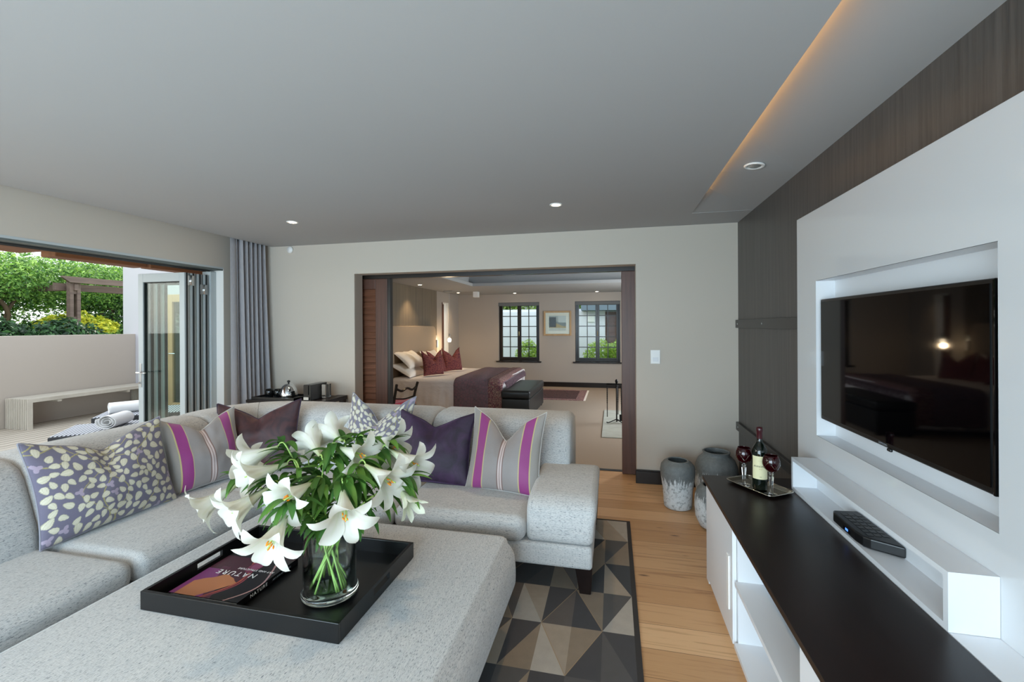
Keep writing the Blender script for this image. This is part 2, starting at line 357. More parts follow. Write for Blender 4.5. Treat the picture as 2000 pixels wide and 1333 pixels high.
def text(name, body, size, mat, parent, origin, xdir, ydir, ext=0.0003, align='CENTER', space=1.0, label=None):
    cu = bpy.data.curves.new(name, 'FONT'); cu.body = body; cu.size = size; cu.align_x = align; cu.align_y = 'CENTER'; cu.extrude = ext; cu.space_character = space
    tmp = bpy.data.objects.new('tmp', cu); COL.objects.link(tmp); bpy.context.view_layer.update()
    me = bpy.data.meshes.new_from_object(tmp.evaluated_get(bpy.context.evaluated_depsgraph_get())); bpy.data.objects.remove(tmp)
    X = Vector(xdir).normalized(); Y = Vector(ydir).normalized(); Z = X.cross(Y); o = Vector(origin) - offs(parent)
    M_ = Matrix(((X.x, Y.x, Z.x, o.x), (X.y, Y.y, Z.y, o.y), (X.z, Y.z, Z.z, o.z), (0, 0, 0, 1)))
    me.transform(M_); me.materials.clear(); me.materials.append(MT[mat]); me.name = name
    ob = bpy.data.objects.new(name, me); COL.objects.link(ob); ob.parent = parent
    return ob
def grid_obj(name, P, C, mat, parent, faces=None, world=True, close_u=False):
    # P: (nv, nu, 3) array, C: (nv, nu, 3) linear colours or None
    nv, nu = P.shape[:2]; me = bpy.data.meshes.new(name)
    if faces is None:
        idx = np.arange(nv*nu).reshape(nv, nu); faces = np.stack([idx[:-1, :-1], idx[:-1, 1:], idx[1:, 1:], idx[1:, :-1]], -1).reshape(-1, 4)
        if close_u: faces = np.concatenate([faces, np.stack([idx[:-1, -1], idx[:-1, 0], idx[1:, 0], idx[1:, -1]], -1)])
    Q = P.reshape(-1, 3).copy()
    if world and parent is not None: Q -= np.array(offs(parent))
    me.from_pydata(Q.tolist(), [], faces.tolist())
    if C is not None:
        at_ = me.color_attributes.new('Col', 'FLOAT_COLOR', 'POINT'); c4 = np.ones((nv*nu, 4)); c4[:, :3] = C.reshape(-1, 3); at_.data.foreach_set('color', c4.ravel())
    me.materials.append(MT[mat]); me.polygons.foreach_set('use_smooth', [True]*len(me.polygons)); me.update()
    ob = bpy.data.objects.new(name, me); COL.objects.link(ob); ob.parent = parent; return ob
def lin(h): return np.array(hexc(h)[:3])
def catmull(pts, n=8):
    pts = [Vector(p) for p in pts]; P = [pts[0]*2-pts[1]] + pts + [pts[-1]*2-pts[-2]]; out = []
    for i in range(1, len(P)-2):
        for k in range(n):
            t = k/n; a, b, c, d = P[i-1], P[i], P[i+1], P[i+2]
            out.append(0.5*((2*b) + (c-a)*t + (2*a-5*b+4*c-d)*t*t + (3*b-a-3*c+d)*t**3))
    out.append(pts[-1]); return out

# ------------------------------------------------------------------ the room shell
struct('floor', B((-4.0, -1.9, -0.05, 1.115, 4.64, 0.0)), 'pine_floor')
struct('trim_1', B((-4.0, 4.64, -0.05, 1.3, 4.70, 0.004)), 'dark_trim')                       # threshold strip
# back wall with the wide opening
struct('wall_back', B((-4.25, 4.36, 0, -2.785, 4.52, 2.6), (0.215, 4.36, 0, 1.115, 4.52, 2.6), (-2.785, 4.36, 2.085, 0.215, 4.52, 2.6)), 'wall_paint')
struct('baseboard_back', B((0.205, 4.335, 0, 1.11, 4.36, 0.115), (0.205, 4.34, 0.115, 1.11, 4.36, 0.128)), 'dark_trim', bevel=0.003)
struct('wall_right', B((1.111, -1.9, 0, 1.26, 1.512, 2.6), (1.111, 2.667, 0, 1.26, 4.52, 2.6), (1.111, 1.512, 0, 1.26, 2.667, 0.90), (1.111, 1.512, 1.738, 1.26, 2.667, 2.6), (1.16, 1.512, 0.90, 1.26, 2.667, 1.738)), 'grey_veneer')
struct('wall_left', B((-4.25, 3.85, 0, -4.0, 4.36, 2.6), (-4.25, -1.9, 2.13, -4.0, 3.85, 2.6), (-4.25, -1.9, 0, -4.0, -1.2, 2.13)), 'wall_paint')
struct('wall_rear', B((-4.25, -2.05, 0, -3.6, -1.9, 2.6), (0.5, -2.05, 0, 1.26, -1.9, 2.6), (-3.6, -2.05, 2.35, 0.5, -1.9, 2.6), (-3.6, -2.05, 0, 0.5, -1.9, 0.25)), 'wall_paint')
b = B((-3.6, -1.98, 0.25, 0.5, -1.93, 0.30), (-3.6, -1.98, 2.30, 0.5, -1.93, 2.35))
for k in range(6): box(b, -3.6+k*0.81, -1.98, 0.25, -3.55+k*0.81, -1.93, 2.35)
struct('window_3', b, 'grey_aluminium')
# ceiling: main slab, raised strip above the light cove, curtain recess
struct('ceiling', B((-3.85, -1.9, 2.43, 0.645, 3.91, 2.45), (-3.85, 3.91, 2.43, 1.111, 4.36, 2.45), (-3.85, -1.9, 2.45, -3.83, 4.36, 2.56)), 'ceiling_paint')
bm = bm_new(); ys = [-1.9, 2.1, 3.0, 3.91]; gap = [0.10, 0.10, 0.056, 0.0025]
A = [(bm.verts.new((0.40, y, 2.43+g_)), bm.verts.new((1.111, y, 2.431)), bm.verts.new((1.111, y, 2.60)), bm.verts.new((0.40, y, 2.60))) for y, g_ in zip(ys, gap)]
for p, q in zip(A, A[1:]):
    for i in range(4): bm.faces.new((p[i], p[(i+1) % 4], q[(i+1) % 4], q[i]))
bm.faces.new(A[0]); bm.faces.new(A[-1][::-1])
struct('ceiling_cove', bm, 'ceiling_paint')
struct('ceiling_recess', B((-4.25, -1.9, 2.56, 0.42, 4.52, 2.62)), 'ceiling_paint')
bm = B((0.600, -1.8, 2.451, 0.628, 3.86, 2.4545)); o = obj('cove_light_strip', bm, 'led_warm'); tag(o, 'warm light strip hidden along the ceiling cove edge', 'light strip')
bm = B((-3.90, -1.8, 2.545, -3.88, 4.2, 2.552))
# reveal of the terrace opening and its fixed frame
struct('trim_2', B((-4.20, 3.846, 0, -4.001, 3.852, 2.13)), 'white_reveal')
fr = thing('door_1', None, None, (-4.13, 1.3, 0)); fr['kind'] = 'structure'
obj('head', B((-4.20, -1.2, 2.098, -4.004, 3.846, 2.118)), 'frame_shaded', fr); obj('head_trim', B((-4.004, -1.2, 2.112, -3.998, 3.846, 2.131)), 'grey_aluminium', fr)  # head lining's dark colour stands for the frame plus the shaded soffit
obj('frame', B((-4.20, -1.2, 2.118, -4.01, 3.846, 2.132), (-4.20, 3.78, 0, -4.09, 3.846, 2.085), (-4.20, -1.2, 0, -4.09, -1.14, 2.085), (-4.20, -1.2, -0.03, -4.09, 3.846, 0.012)), 'grey_aluminium', fr, bevel=0.004)
obj('track', B((-4.165, -1.14, 2.085, -4.15, 3.78, 2.099), (-4.115, -1.14, 2.085, -4.10, 3.78, 2.099)), 'dark_gasket', fr)
def downlight(loc, label, on=True, energy=12, spot=True, group='recessed ceiling spotlights', r=0.045):
    t = thing('ceiling_spotlight', label, 'light', loc, 0, group)
    bm = bm_new(); lathe(bm, [(r*.72, 0.004), (r*.75, -0.004), (r, -0.006), (r*1.1, -0.002), (r*1.1, 0.003), (r*.72, 0.004)], (0, 0, 0), 28, closed=False, capb=False)
    obj('ring', bm, 'plastic_white', t, smooth=True, world=False)
    bm = bm_new(); lathe(bm, [(0.001, -0.009), (r*.45, -0.0075), (r*.72, -0.001), (r*.72, 0.003)], (0, 0, 0), 24, capb=False)
    obj('lamp', bm, 'lamp_warm' if on else 'brushed_steel', t, world=False)
    if on and spot:
        l_ = light('spot_light', 'SPOT', (loc[0], loc[1], loc[2]-0.02), energy, WARM, spot_size=R(95), spot_blend=0.7, shadow_soft_size=0.03)
    return t
downlight((-0.421, 3.372, 2.43), 'small round lit ceiling spotlight before the middle of the opening', energy=24)
downlight((-2.76, 3.366, 2.43), 'small round lit ceiling spotlight near the curtain', energy=24)
dl_ = downlight((0.832, 2.90, 2.4525), 'unlit round spotlight in the raised ceiling strip by the dark wall', on=False, r=0.052); dl_.rotation_euler = (0, R(4.9), 0)
for p in ((-2.76, 1.2, 2.43), (-0.42, 1.2, 2.43), (-0.42, -0.8, 2.43), (-2.76, -0.8, 2.43)):   # further lamps of the same ceiling, behind the viewer
    light('spot_light', 'SPOT', (p[0], p[1], 2.40), 22, WARM, spot_size=R(110), spot_blend=0.8, shadow_soft_size=0.04)
bm = bm_new(); lathe(bm, [(0.001, 0), (0.034, 0), (0.038, 0.006), (0.036, 0.02), (0.001, 0.022)], (0, 0, 0), 24, capb=False); bmesh.ops.rotate(bm, verts=bm.verts[:], cent=(0, 0, 0), matrix=Matrix.Rotation(R(90), 3, 'X')); bmesh.ops.translate(bm, verts=bm.verts[:], vec=(-3.60, 4.36, 2.385))
tag(obj('alarm_sensor', bm, 'plastic_white', smooth=True), 'small round white sensor high on the wall near the curtain', 'sensor')
t = thing('light_switch', 'white rectangular light switch on the wall between opening and dark panelling', 'switch', (0.39, 4.36, 1.20))
obj('plate', B((0.347, 4.352, 1.135, 0.433, 4.36, 1.265)), 'plastic_white', t, bevel=0.003); obj('rocker', B((0.365, 4.347, 1.155, 0.415, 4.353, 1.195)), 'satin_white', t, bevel=0.001)
for zc, lab in ((1.508, 'dark horizontal rail across the grey wood wall at eye height'), (0.585, 'dark horizontal rail low on the grey wood wall behind the bottle')):
    t = thing('wall_rail', lab, 'rail', (1.10, 3.6, zc-0.035), 0, 'dark rails on the wood wall')
    obj('rail', B((1.085, 2.93, zc-0.036, 1.111, 4.352, zc+0.036)), 'dark_trim', t, bevel=0.002)
    for yy in (4.28, 3.62):
        bm = bm_new(); lathe(bm, [(0.001, 0), (0.008, 0), (0.007, 0.004), (0.001, 0.005)], seg=12, capb=False); bmesh.ops.rotate(bm, verts=bm.verts[:], cent=(0, 0, 0), matrix=Matrix.Rotation(R(-90), 3, 'Y')); bmesh.ops.translate(bm, verts=bm.verts[:], vec=(1.085, yy, zc))
        obj('bolt', bm, 'brushed_steel', t, smooth=True)
# ------------------------------------------------------------------ media wall
NY0, NY1, NZ0, NZ1 = 1.517, 2.662, 0.905, 1.733
t = thing('glossy_wall_panel', 'tall glossy white wall panel with a recess holding the television', 'wall panel', (1.085, 1.2, 0))
pp = obj('panel', B((1.06, -1.88, 0, 1.109, NY0, 2.114), (1.06, NY1, 0, 1.109, 2.905, 2.114), (1.06, NY0, NZ1, 1.109, NY1, 2.114), (1.06, NY0, 0, 1.109, NY1, NZ0)), 'gloss_white', t)
_n = (NY0, NY1, NZ0, NZ1); NY0 += 0.0015; NY1 -= 0.0015; NZ0 += 0.0015; NZ1 -= 0.0015
bm = bm_new()
for q in (((1.0603, NY0, NZ0), (1.15, NY0, NZ0), (1.15, NY0, NZ1), (1.0603, NY0, NZ1)), ((1.0603, NY1, NZ0), (1.15, NY1, NZ0), (1.15, NY1, NZ1), (1.0603, NY1, NZ1)),
          ((1.0603, NY0, NZ0), (1.15, NY0, NZ0), (1.15, NY1, NZ0), (1.0603, NY1, NZ0)), ((1.0603, NY0, NZ1), (1.15, NY0, NZ1), (1.15, NY1, NZ1), (1.0603, NY1, NZ1)),
          ((1.15, NY0, NZ0), (1.15, NY1, NZ0), (1.15, NY1, NZ1), (1.15, NY0, NZ1))): bm.faces.new([bm.verts.new(v) for v in q])
obj('recess', bm, 'satin_white', t); NY0, NY1, NZ0, NZ1 = _n
# television
t = thing('television', 'large flat black television mounted in the white recess', 'television', (1.08, 2.09, 1.0))
obj('body', B((1.072, 1.545, 1.000, 1.10, 2.640, 1.632)), 'black_satin', t, bevel=0.006); obj('mount', B((1.10, 1.9, 1.15, 1.15, 2.3, 1.45)), 'black_plastic', t)
obj('screen', B((1.069, 1.560, 1.022, 1.073, 2.625, 1.617)), 'screen_glass', t)
obj('side_trim', B((1.066, 1.538, 1.002, 1.100, 1.548, 1.630)), 'black_gloss', t, bevel=0.003)
text('logo', 'SAMSUNG', 0.012, 'grey_print', t, (1.0715, 2.09, 1.011), (0, -1, 0), (0, 0, 1), 0.0002, space=1.1)
bm = bm_new(); soft(bm, (1.068, 2.035, 0.990), (1.08, 2.06, 1.003), 0.005, 0); obj('sensor', bm, 'black_plastic', t, smooth=True)
# box shelf
t = thing('box_shelf', 'long white open-fronted box shelf under the television', 'shelf', (1.0, 2.08, 0.61))
y0, y1, z0, z1, X0 = 1.514, 2.655, 0.612, 0.785, 0.936
obj('carcass', B((X0, y0, z0, 1.059, y1, z0+0.018), (X0, y0, z1-0.018, 1.059, y1, z1), (X0, y0, z0+0.018, 1.059, y0+0.02, z1-0.018), (X0, y1-0.02, z0+0.018, 1.059, y1, z1-0.018)), 'satin_white', t)
obj('back_panel', B((1.05, y0+0.02, z0+0.018, 1.059, y1-0.02, z1-0.018)), 'satin_white', t)
# low cabinet
t = thing('media_cabinet', 'long low white cabinet with open shelves under the dark top', 'cabinet', (0.78, 1.2, 0))
CX = 0.527
obj('body', B((CX+0.02, -0.9, 0.0, 1.059, 2.76, 0.04), (CX, 2.70, 0.02, 1.059, 2.76, 0.585), (CX+0.018, 2.165, 0.04, 1.059, 2.185, 0.585), (CX+0.018, 1.42, 0.04, 1.059, 1.44, 0.585), (CX+0.018, 0.66, 0.04, 1.059, 0.68, 0.585),
              (CX, -0.9, 0.04, 1.059, -0.88, 0.585), (1.03, -0.88, 0.04, 1.059, 2.70, 0.585), (CX, 1.44, 0.04, 1.03, 2.165, 0.06), (CX+0.018, 0.68, 0.04, 1.03, 1.42, 0.06), (CX+0.018, -0.88, 0.04, 1.03, 0.66, 0.06)), 'satin_white', t)
obj('shelf', B((CX+0.004, 1.44, 0.318, 1.03, 2.165, 0.338)), 'satin_white', t)
for (a0, a1, hy) in ((2.183, 2.700, 2.25), (0.68, 1.438, 0.75), (-0.88, 0.66, 0.5)):
    d = obj('door', B((CX-0.001, a0, 0.042, CX+0.017, a1, 0.583)), 'satin_white', t, bevel=0.0015)
    obj('handle', B((CX-0.007, hy-0.018, 0.168, CX-0.001, hy+0.018, 0.418)), 'brushed_steel' if False else 'plastic_white', d, bevel=0.001)
bm = bm_new(); prism(bm, [(0.508, -0.9), (0.936, -0.9), (0.936, 2.656), (1.059, 2.656), (1.059, 2.84), (0.512, 2.80)], 2, 0.587, 0.610)
tag(obj('worktop', bm, 'espresso', bevel=0.002), 'long dark brown wooden top of the white media cabinet', 'worktop')
tag(obj('white_ledge', B((0.938, -0.9, 0.587, 1.059, 2.65, 0.611)), 'satin_white'), 'narrow white ledge between the dark top and the glossy panel', 'ledge')
# set-top box
t = thing('set_top_box', 'black set-top box lying in the white box shelf', 'media box', (1.0, 2.06, 0.631))
bm = bm_new(); prism(bm, [(0.940, 2.20), (0.938, 2.02), (0.945, 1.975), (0.962, 1.955), (1.048, 1.90), (1.048, 2.235), (0.95, 2.225)], 2, 0.633, 0.674); obj('body', bm, 'black_plastic', t, bevel=0.006, seg=3)
bm = bm_new()
for i in range(3):
    for j in range(7): box(bm, 0.965+i*0.026, 1.98+j*0.032, 0.6741, 0.986+i*0.026, 2.004+j*0.032, 0.6752)
obj('vents', bm, 'black_satin', t); obj('display', B((0.9375, 2.055, 0.643, 0.9395, 2.11, 0.656)), 'black_gloss', t)
obj('status_light', B((0.9368, 2.072, 0.646, 0.9392, 2.092, 0.655)), 'blue_led', t)
# ------------------------------------------------------------------ rug
t = thing('area_rug', 'grey and taupe rug of triangles under sofa and ottoman', 'rug', (-1.2, 2.0, 0))
GX, GY = 0.15, 0.313; bm = bm_new(); X1, Y1 = 0.093, 3.435; NX, NYc = 18, 11
rr = random.Random(11); seams = bm_new()
# diagonals (True: from far-left to near-right) and tone pairs near the visible edge, as in the photograph
known = {(0,0):(1,5,4),(0,1):(0,7,3),(0,2):(1,0,4),(0,3):(0,7,5),(0,4):(1,6,7),
         (1,0):(1,4,5),(1,1):(0,0,3),(1,2):(0,3,0),(1,3):(1,3,6),(1,4):(0,3,6),(2,3):(0,6,2),(2,4):(1,4,5),(3,3):(1,4,5),(3,4):(0,6,3),(2,2):(1,2,3),(3,2):(0,0,1)}
lay = bm.faces.layers.int.new('t') if False else None
for i in range(NX):
    for j in range(NYc):
        xr = X1 - i*GX; xl = xr - GX; yf = Y1 - j*GY; yn = yf - GY
        d, a_, b_ = known.get((i, j), ((i+j) % 2, rr.choice([0, 1, 2, 3, 4, 5, 6, 7]), rr.choice([0, 1, 2, 3, 4, 5, 6, 7])))
        P = {k: bm.verts.new(v) for k, v in dict(fl=(xl, yf, 0.012), fr=(xr, yf, 0.012), nl=(xl, yn, 0.012), nr=(xr, yn, 0.012)).items()}
        if d: tri = (('fl', 'fr', 'nr'), ('fl', 'nr', 'nl')); seg_ = ('fl', 'nr')
        else: tri = (('fl', 'fr', 'nl'), ('fr', 'nr', 'nl')); seg_ = ('fr', 'nl')
        for tr, c_ in zip(tri, (a_, b_)):
            f = bm.faces.new([P[k] for k in tr]); f.material_index = c_
        if a_ != b_ and (i*7+j*3) % 3:
            p, q = P[seg_[0]].co, P[seg_[1]].co; n_ = (q-p).normalized().cross(Vector((0, 0, 1)))*0.0016
            seams.faces.new([seams.verts.new(v + Vector((0, 0, 0.0006))) for v in (p+n_, q+n_, q-n_, p-n_)])
obj('pile', bm, ['rug_tone_%d' % k for k in range(8)], t)
obj('seam', seams, 'rug_seam', t)
xl = X1-NX*GX; yn = Y1-NYc*GY
obj('border', B((xl-0.02, yn-0.02, 0.001, X1, Y1, 0.0115), (X1, yn-0.02, 0.001, X1+0.026, Y1+0.02, 0.012), (xl-0.02, Y1, 0.001, X1, Y1+0.02, 0.012)), 'rug_edge', t)

# ------------------------------------------------------------------ sectional sofa
sofa = thing('corner_sofa', 'large pale grey tweed corner sofa with one low wide arm', 'sofa', (-1.7, 2.9, 0))
bm = bm_new(); soft(bm, (-3.2, 2.40, 0.175), (-0.115, 3.44, 0.30), 0.02, 0); obj('base', bm, 'tweed_seat', sofa, smooth=True)
bm = bm_new(); soft(bm, (-3.2, 0.3, 0.175), (-2.20, 2.42, 0.30), 0.02, 0); obj('base', bm, 'tweed_seat', sofa, smooth=True)
for lo, hi in (((-1.275, 2.37, 0.292), (-0.484, 3.0, 0.437)), ((-2.72, 2.35, 0.292), (-1.285, 3.0, 0.432)), ((-2.76, 1.605, 0.292), (-2.155, 2.44, 0.432)), ((-2.76, 0.34, 0.292), (-2.155, 1.598, 0.432))):
    bm = bm_new(); soft(bm, lo, hi, 0.055, 0.012, 22); obj('seat_cushion', bm, 'tweed_ottoman' if hi[0] < -2.1 else 'tweed_seat', sofa, smooth=True)
# arm: extruded side profile with a generously rounded front
prof = [(2.402, 0.300), (2.400, 0.42), (2.408, 0.462)]
for k in range(1, 9):
    a_ = R(90 - k*70/8 + 0); prof.append((2.408 + 0.17*(1-sin(a_)) , 0.462 + 0.085*cos(a_)/cos(R(20))))
prof += [(2.75, 0.560), (2.95, 0.572), (3.03, 0.560), (3.055, 0.53), (3.06, 0.30)]
bm = bm_new(); prism(bm, prof, 0, -0.478, -0.112)
for v in bm.verts:
    k = max(0, (v.co.z-0.30)/0.27)
    if v.co.x > -0.3: v.co.x += 0.022*sin(min(1, k)*pi*0.55)
arm = obj('arm', bm, 'tweed_seat', sofa, smooth=True, bevel=0.035, seg=5, auto=60)
obj('arm_base', B((-0.50, 2.98, 0.30, -0.15, 3.40, 0.38)), 'tweed_seat', sofa, bevel=0.03, seg=4)
# backs: a leaning profile swept along the run, split at the seams
prof = [(0.03, 0.20), (0.0, 0.40), (0.025, 0.52), (0.075, 0.66), (0.12, 0.775), (0.155, 0.825), (0.21, 0.852), (0.30, 0.862), (0.42, 0.858), (0.49, 0.838), (0.53, 0.79), (0.545, 0.70), (0.545, 0.45), (0.545, 0.20)]
def back(frames, name='backrest', TW='tweed_seat'):
    bm = bm_new(); rings = []
    n = len(frames)
    for i, (p, nrm, sc) in enumerate(frames):
        ring = []
        for (o_, z_) in prof:
            oo, zz = o_, z_
            if sc < 1:
                oo = 0.2725 + (o_-0.2725)*sc; zz = 0.53 + (z_-0.53)*sc
            ring.append(bm.verts.new((p[0]+nrm[0]*oo, p[1]+nrm[1]*oo, zz)))
        rings.append(ring)
    m = len(prof)
    for a_, b_ in zip(rings, rings[1:]):
        for k in range(m): bm.faces.new((a_[k], a_[(k+1) % m], b_[(k+1) % m], b_[k]))
    bm.faces.new(rings[0][::-1]); bm.faces.new(rings[-1])
    return obj(name, bm, TW, sofa, smooth=True, auto=55)
SH = [(0.0, 0.90), (0.008, 0.945), (0.022, 0.98), (0.045, 1.0)]
def line_frames(p0, p1, nrm, mid=6):
    p0 = Vector(p0); p1 = Vector(p1); L = (p1-p0).length; d = (p1-p0)/L; out = []
    for s_, sc in SH: out.append((p0+d*s_, nrm, sc))
    for k in range(1, mid): out.append((p0+d*(0.045+(L-0.09)*k/mid), nrm, 1.0))
    for s_, sc in SH[::-1]: out.append((p1-d*s_, nrm, sc))
    return out
WB, NB = (-1, 0), (0, 1)
back(line_frames((-2.70, 0.30), (-2.70, 1.58), WB), TW='tweed_ottoman'); back(line_frames((-2.70, 1.585), (-2.70, 2.62), WB), TW='tweed_ottoman')
cx_, cy_ = -2.62, 2.80
fr_ = [(Vector((-2.70, 2.625)) + Vector((0, s_)), WB, sc) for s_, sc in SH]
for k in range(0, 10):
    a_ = R(180 - k*45/9*1.1); a_ = max(a_, R(130)); fr_.append((Vector((cx_+0.09*cos(a_), cy_+0.09*sin(a_)+0.0)), (cos(a_), sin(a_)*1.0), 1.0))
back(fr_)
fr_ = []
for k in range(0, 10):
    a_ = R(130 - k*40/9); fr_.append((Vector((cx_+0.09*cos(a_), cy_+0.09*sin(a_))), (cos(a_), sin(a_)), 1.0))
e0 = Vector((-2.56, 2.905)); e1 = Vector((-1.315, 2.905))
for k in range(0, 7): fr_.append((e0 + (e1-Vector((0.045, 0))-e0)*k/6, NB, 1.0))
for s_, sc in SH[::-1]: fr_.append((e1-Vector((s_, 0)), NB, sc))
back(fr_)
back(line_frames((-1.305, 2.905), (-0.285, 2.905), NB))
for (x, y, sx, sy) in ((-0.165, 2.50, 1, -1), (-0.165, 3.36, 1, 1), (-1.35, 2.5, 0, -1), (-2.28, 0.42, 1, -1), (-3.12, 3.36, -1, 1)):
    bm = bm_new(); vs = box(bm, x-0.05, y-0.05, 0.012 if x > -2.6 else 0.0, x+0.05, y+0.05, 0.176)
    for v in vs[:4]: v.co.x = x + 0.01*0 + (v.co.x-x)*0.62 + sx*0.008; v.co.y = y + (v.co.y-y)*0.62 + sy*0.008
    obj('leg', bm, 'espresso', sofa, bevel=0.004)

# ------------------------------------------------------------------ ottoman
ott = thing('ottoman', 'huge pale grey tweed ottoman carrying the black tray', 'ottoman', (-1.25, 1.5, 0))
bm = bm_new(); soft(bm, (-2.005, 0.80, 0.15), (-0.495, 2.205, 0.432), 0.085, 0.0, 26)
for v in bm.verts:
    k = 1 - ((v.co.z-0.27)/0.16)**2
    if v.co.x > -0.62: v.co.x += 0.02*max(0, k)
    if v.co.z > 0.41 : v.co.z = 0.432
obj('upholstery', bm, 'tweed_ottoman', ott, smooth=True)
for x in (-1.9, -0.60):
    for y in (0.92, 2.08):
        bm = bm_new(); vs = box(bm, x-0.045, y-0.045, 0.012, x+0.045, y+0.045, 0.155)
        for v in vs[:4]: v.co.x = x+(v.co.x-x)*0.6; v.co.y = y+(v.co.y-y)*0.6
        obj('leg', bm, 'espresso', ott)

# ------------------------------------------------------------------ cushions
def leaf_fn(seed, bgc='#6d687b', leafc='#d3cdb8', wmax=0.62, hmax=0.52, n=150, dens=1.0):
    rg = random.Random(seed); L = []; tries = 0
    while len(L) < n and tries < 12000:
        tries += 1; x, y = rg.uniform(-wmax/2, wmax/2), rg.uniform(0, hmax); ln = rg.uniform(0.019, 0.027)
        if all((x-a)**2+(y-b)**2 > ((ln+c)*0.86)**2 for a, b, c, *_ in L): L.append((x, y, ln, rg.uniform(0, 2*pi), rg.random() < 0.07))
    vines = [(rg.uniform(-wmax/2, wmax/2), rg.uniform(0, 6.28), rg.uniform(0.03, 0.06), rg.uniform(16, 24), rg.choice((0, 1))) for _ in range(8)]
    def fn(x, y):
        C = np.empty(x.shape+(3,)); C[:] = lin(bgc)
        for (c, ph, am, fq, ax) in vines:
            d = np.abs(x - (c + am*np.sin(fq*y+ph))) if ax == 0 else np.abs(y - (c + 0.25 + am*np.sin(fq*x+ph)))
            C[d < 0.003] = lin('#a39a68')
        for (a, b, ln, an, fl) in L:
            if fl:
                for k in range(3):
                    t_ = an + k*2.1; px, py = a+0.011*cos(t_), b+0.011*sin(t_); u_ = (x-px)*cos(t_)+(y-py)*sin(t_); v_ = -(x-px)*sin(t_)+(y-py)*cos(t_)
                    C[(u_/0.012)**2+(v_/0.009)**2 < 1] = lin('#a597a9')
                continue
            u_ = ((x-a)*cos(an)+(y-b)*sin(an))/ln; v_ = (-(x-a)*sin(an)+(y-b)*cos(an))/ln
            wd = 0.66*np.sqrt(np.clip(1-u_**2, 0, 1))*(1-0.38*u_); ins = (np.abs(u_) < 1) & (np.abs(v_) < wd)
            C[ins] = lin(leafc); ed = ins & (np.abs(v_) > wd*0.82); C[ed] = lin('#b9b394')
            C[ins & (np.abs(np.abs(v_)-wd*0.42) < 0.045)] = lin('#c1bba1')
        return C
    return fn
def stripe_fn(w):
    def fn(x, y):
        s = x/(w/2); C = np.empty(x.shape+(3,)); C[:] = lin('#98918f'); a = np.abs(s)
        C[a > 0.80] = lin('#9c9690')
        C[(a > 0.50) & (a < 0.80)] = lin('#c9bb80'); C[(a > 0.525) & (a < 0.775)] = lin('#96357f')
        C[a < 0.085] = lin('#7d5f58'); C[a < 0.055] = lin('#d3c3c0'); C[a < 0.012] = lin('#a08a86'); return C
    return fn
def pillow(root, w, h, T, notch, mat, fn=None, nu=90, nv=80, seed=1, ears=0.03, piping=None, lean=0.0, jitter=1.0):
    s = np.linspace(-1, 1, nu); tt = np.linspace(-1, 1, nv); S_, T_ = np.meshgrid(s, tt)
    up = np.clip((T_+1)/2, 0, 1)
    ox = w/2*S_*(1-0.07*(1-T_**2)+0.02*up**4); oz = h/2*(T_*(1-0.05*(1-S_**2))+1)
    g = np.exp(-(np.abs(S_)/0.42)**1.35)
    oz = oz - notch*g*up**2.6 + ears*np.abs(S_)**3*up**3
    ox = ox*(1-0.05*up**3*(1-np.abs(S_)))
    edge = np.clip((1-S_**2), 0, 1)*np.clip((1-T_**2), 0, 1)
    puff = T/2*edge**0.42*(1-0.30*up**2)*(1-0.62*np.exp(-(S_/0.16)**2)*np.clip((up-0.45)/0.55, 0, 1)**1.3)
    puff = puff*(1 + 0.25*(1-up)*edge)
    wr = np.zeros_like(S_)
    for i in range(nv):
        for j in range(nu):
            wr[i, j] = noise.noise(Vector((S_[i, j]*1.6+seed*7, T_[i, j]*1.6, seed)))*0.6 + noise.noise(Vector((S_[i, j]*4+seed, T_[i, j]*3, seed*3.1)))*0.3
    fan = 0.010*np.sin(np.arctan2(S_*1.0, (1.05-up)*1.2+0.12)*9+seed)*np.clip(up-0.45, 0, 1)*np.exp(-np.abs(S_)*2.2)
    wr = wr*0.020*jitter*edge**0.5 + fan*jitter*edge**0.3
    F_ = np.stack([ox, -(puff+wr), oz], -1); K_ = np.stack([ox, (puff*0.55+0.0005), oz], -1)
    edge_w = 0.010*np.sin(S_*9+seed)*np.clip(T_, 0, 1)**8
    F_[..., 1] += edge_w; K_[..., 1] += edge_w
    cl = np.zeros((nv, nu, 3)); 
    if fn: cl = fn(S_*w/2, oz*0+ (T_+1)*h/2)
    cols = cl if fn else None
    o1 = grid_obj('cover', F_, cols, mat, root, world=False)
    me = o1.data; idx = np.arange(nv*nu).reshape(nv, nu)
    ob2 = grid_obj('back_cover', K_[:, ::-1], None if cols is None else np.ascontiguousarray(cols[:, ::-1]), mat, root, world=False)
    loop = list(F_[0]) + list(F_[1:, -1]) + list(F_[-1, -2::-1]) + list(F_[-2:0:-1, 0])
    bm = bm_new(); tube(bm, [Vector(p) for p in loop[::2]] + [Vector(loop[0])], 0.0042, 6); obj('piping', bm, piping or mat, root, smooth=True, world=False)
plain('piping_grey', '#8d8c95', 0.8); plain('piping_purple', '#2a1830', 0.7); plain('piping_pale', '#b7b3ad', 0.8)
def place(root, loc, yaw, lean, roll=0):
    root.location = loc; root.rotation_mode = 'XYZ'
    root.rotation_euler = (Matrix.Rotation(yaw, 4, 'Z') @ Matrix.Rotation(-lean, 4, 'X') @ Matrix.Rotation(roll, 4, 'Y')).to_euler()
r1 = thing('cushion', 'big purple-grey cushion with cream leaf embroidery, nearest on the left sofa run', 'cushion', group='sofa cushions')
pillow(r1, 0.66, 0.50, 0.17, 0.085, 'cushion_print', leaf_fn(3), 260, 210, 1, 0.03, 'piping_grey'); place(r1, (-2.66, 1.875, 0.435), R(88), R(17), R(0))
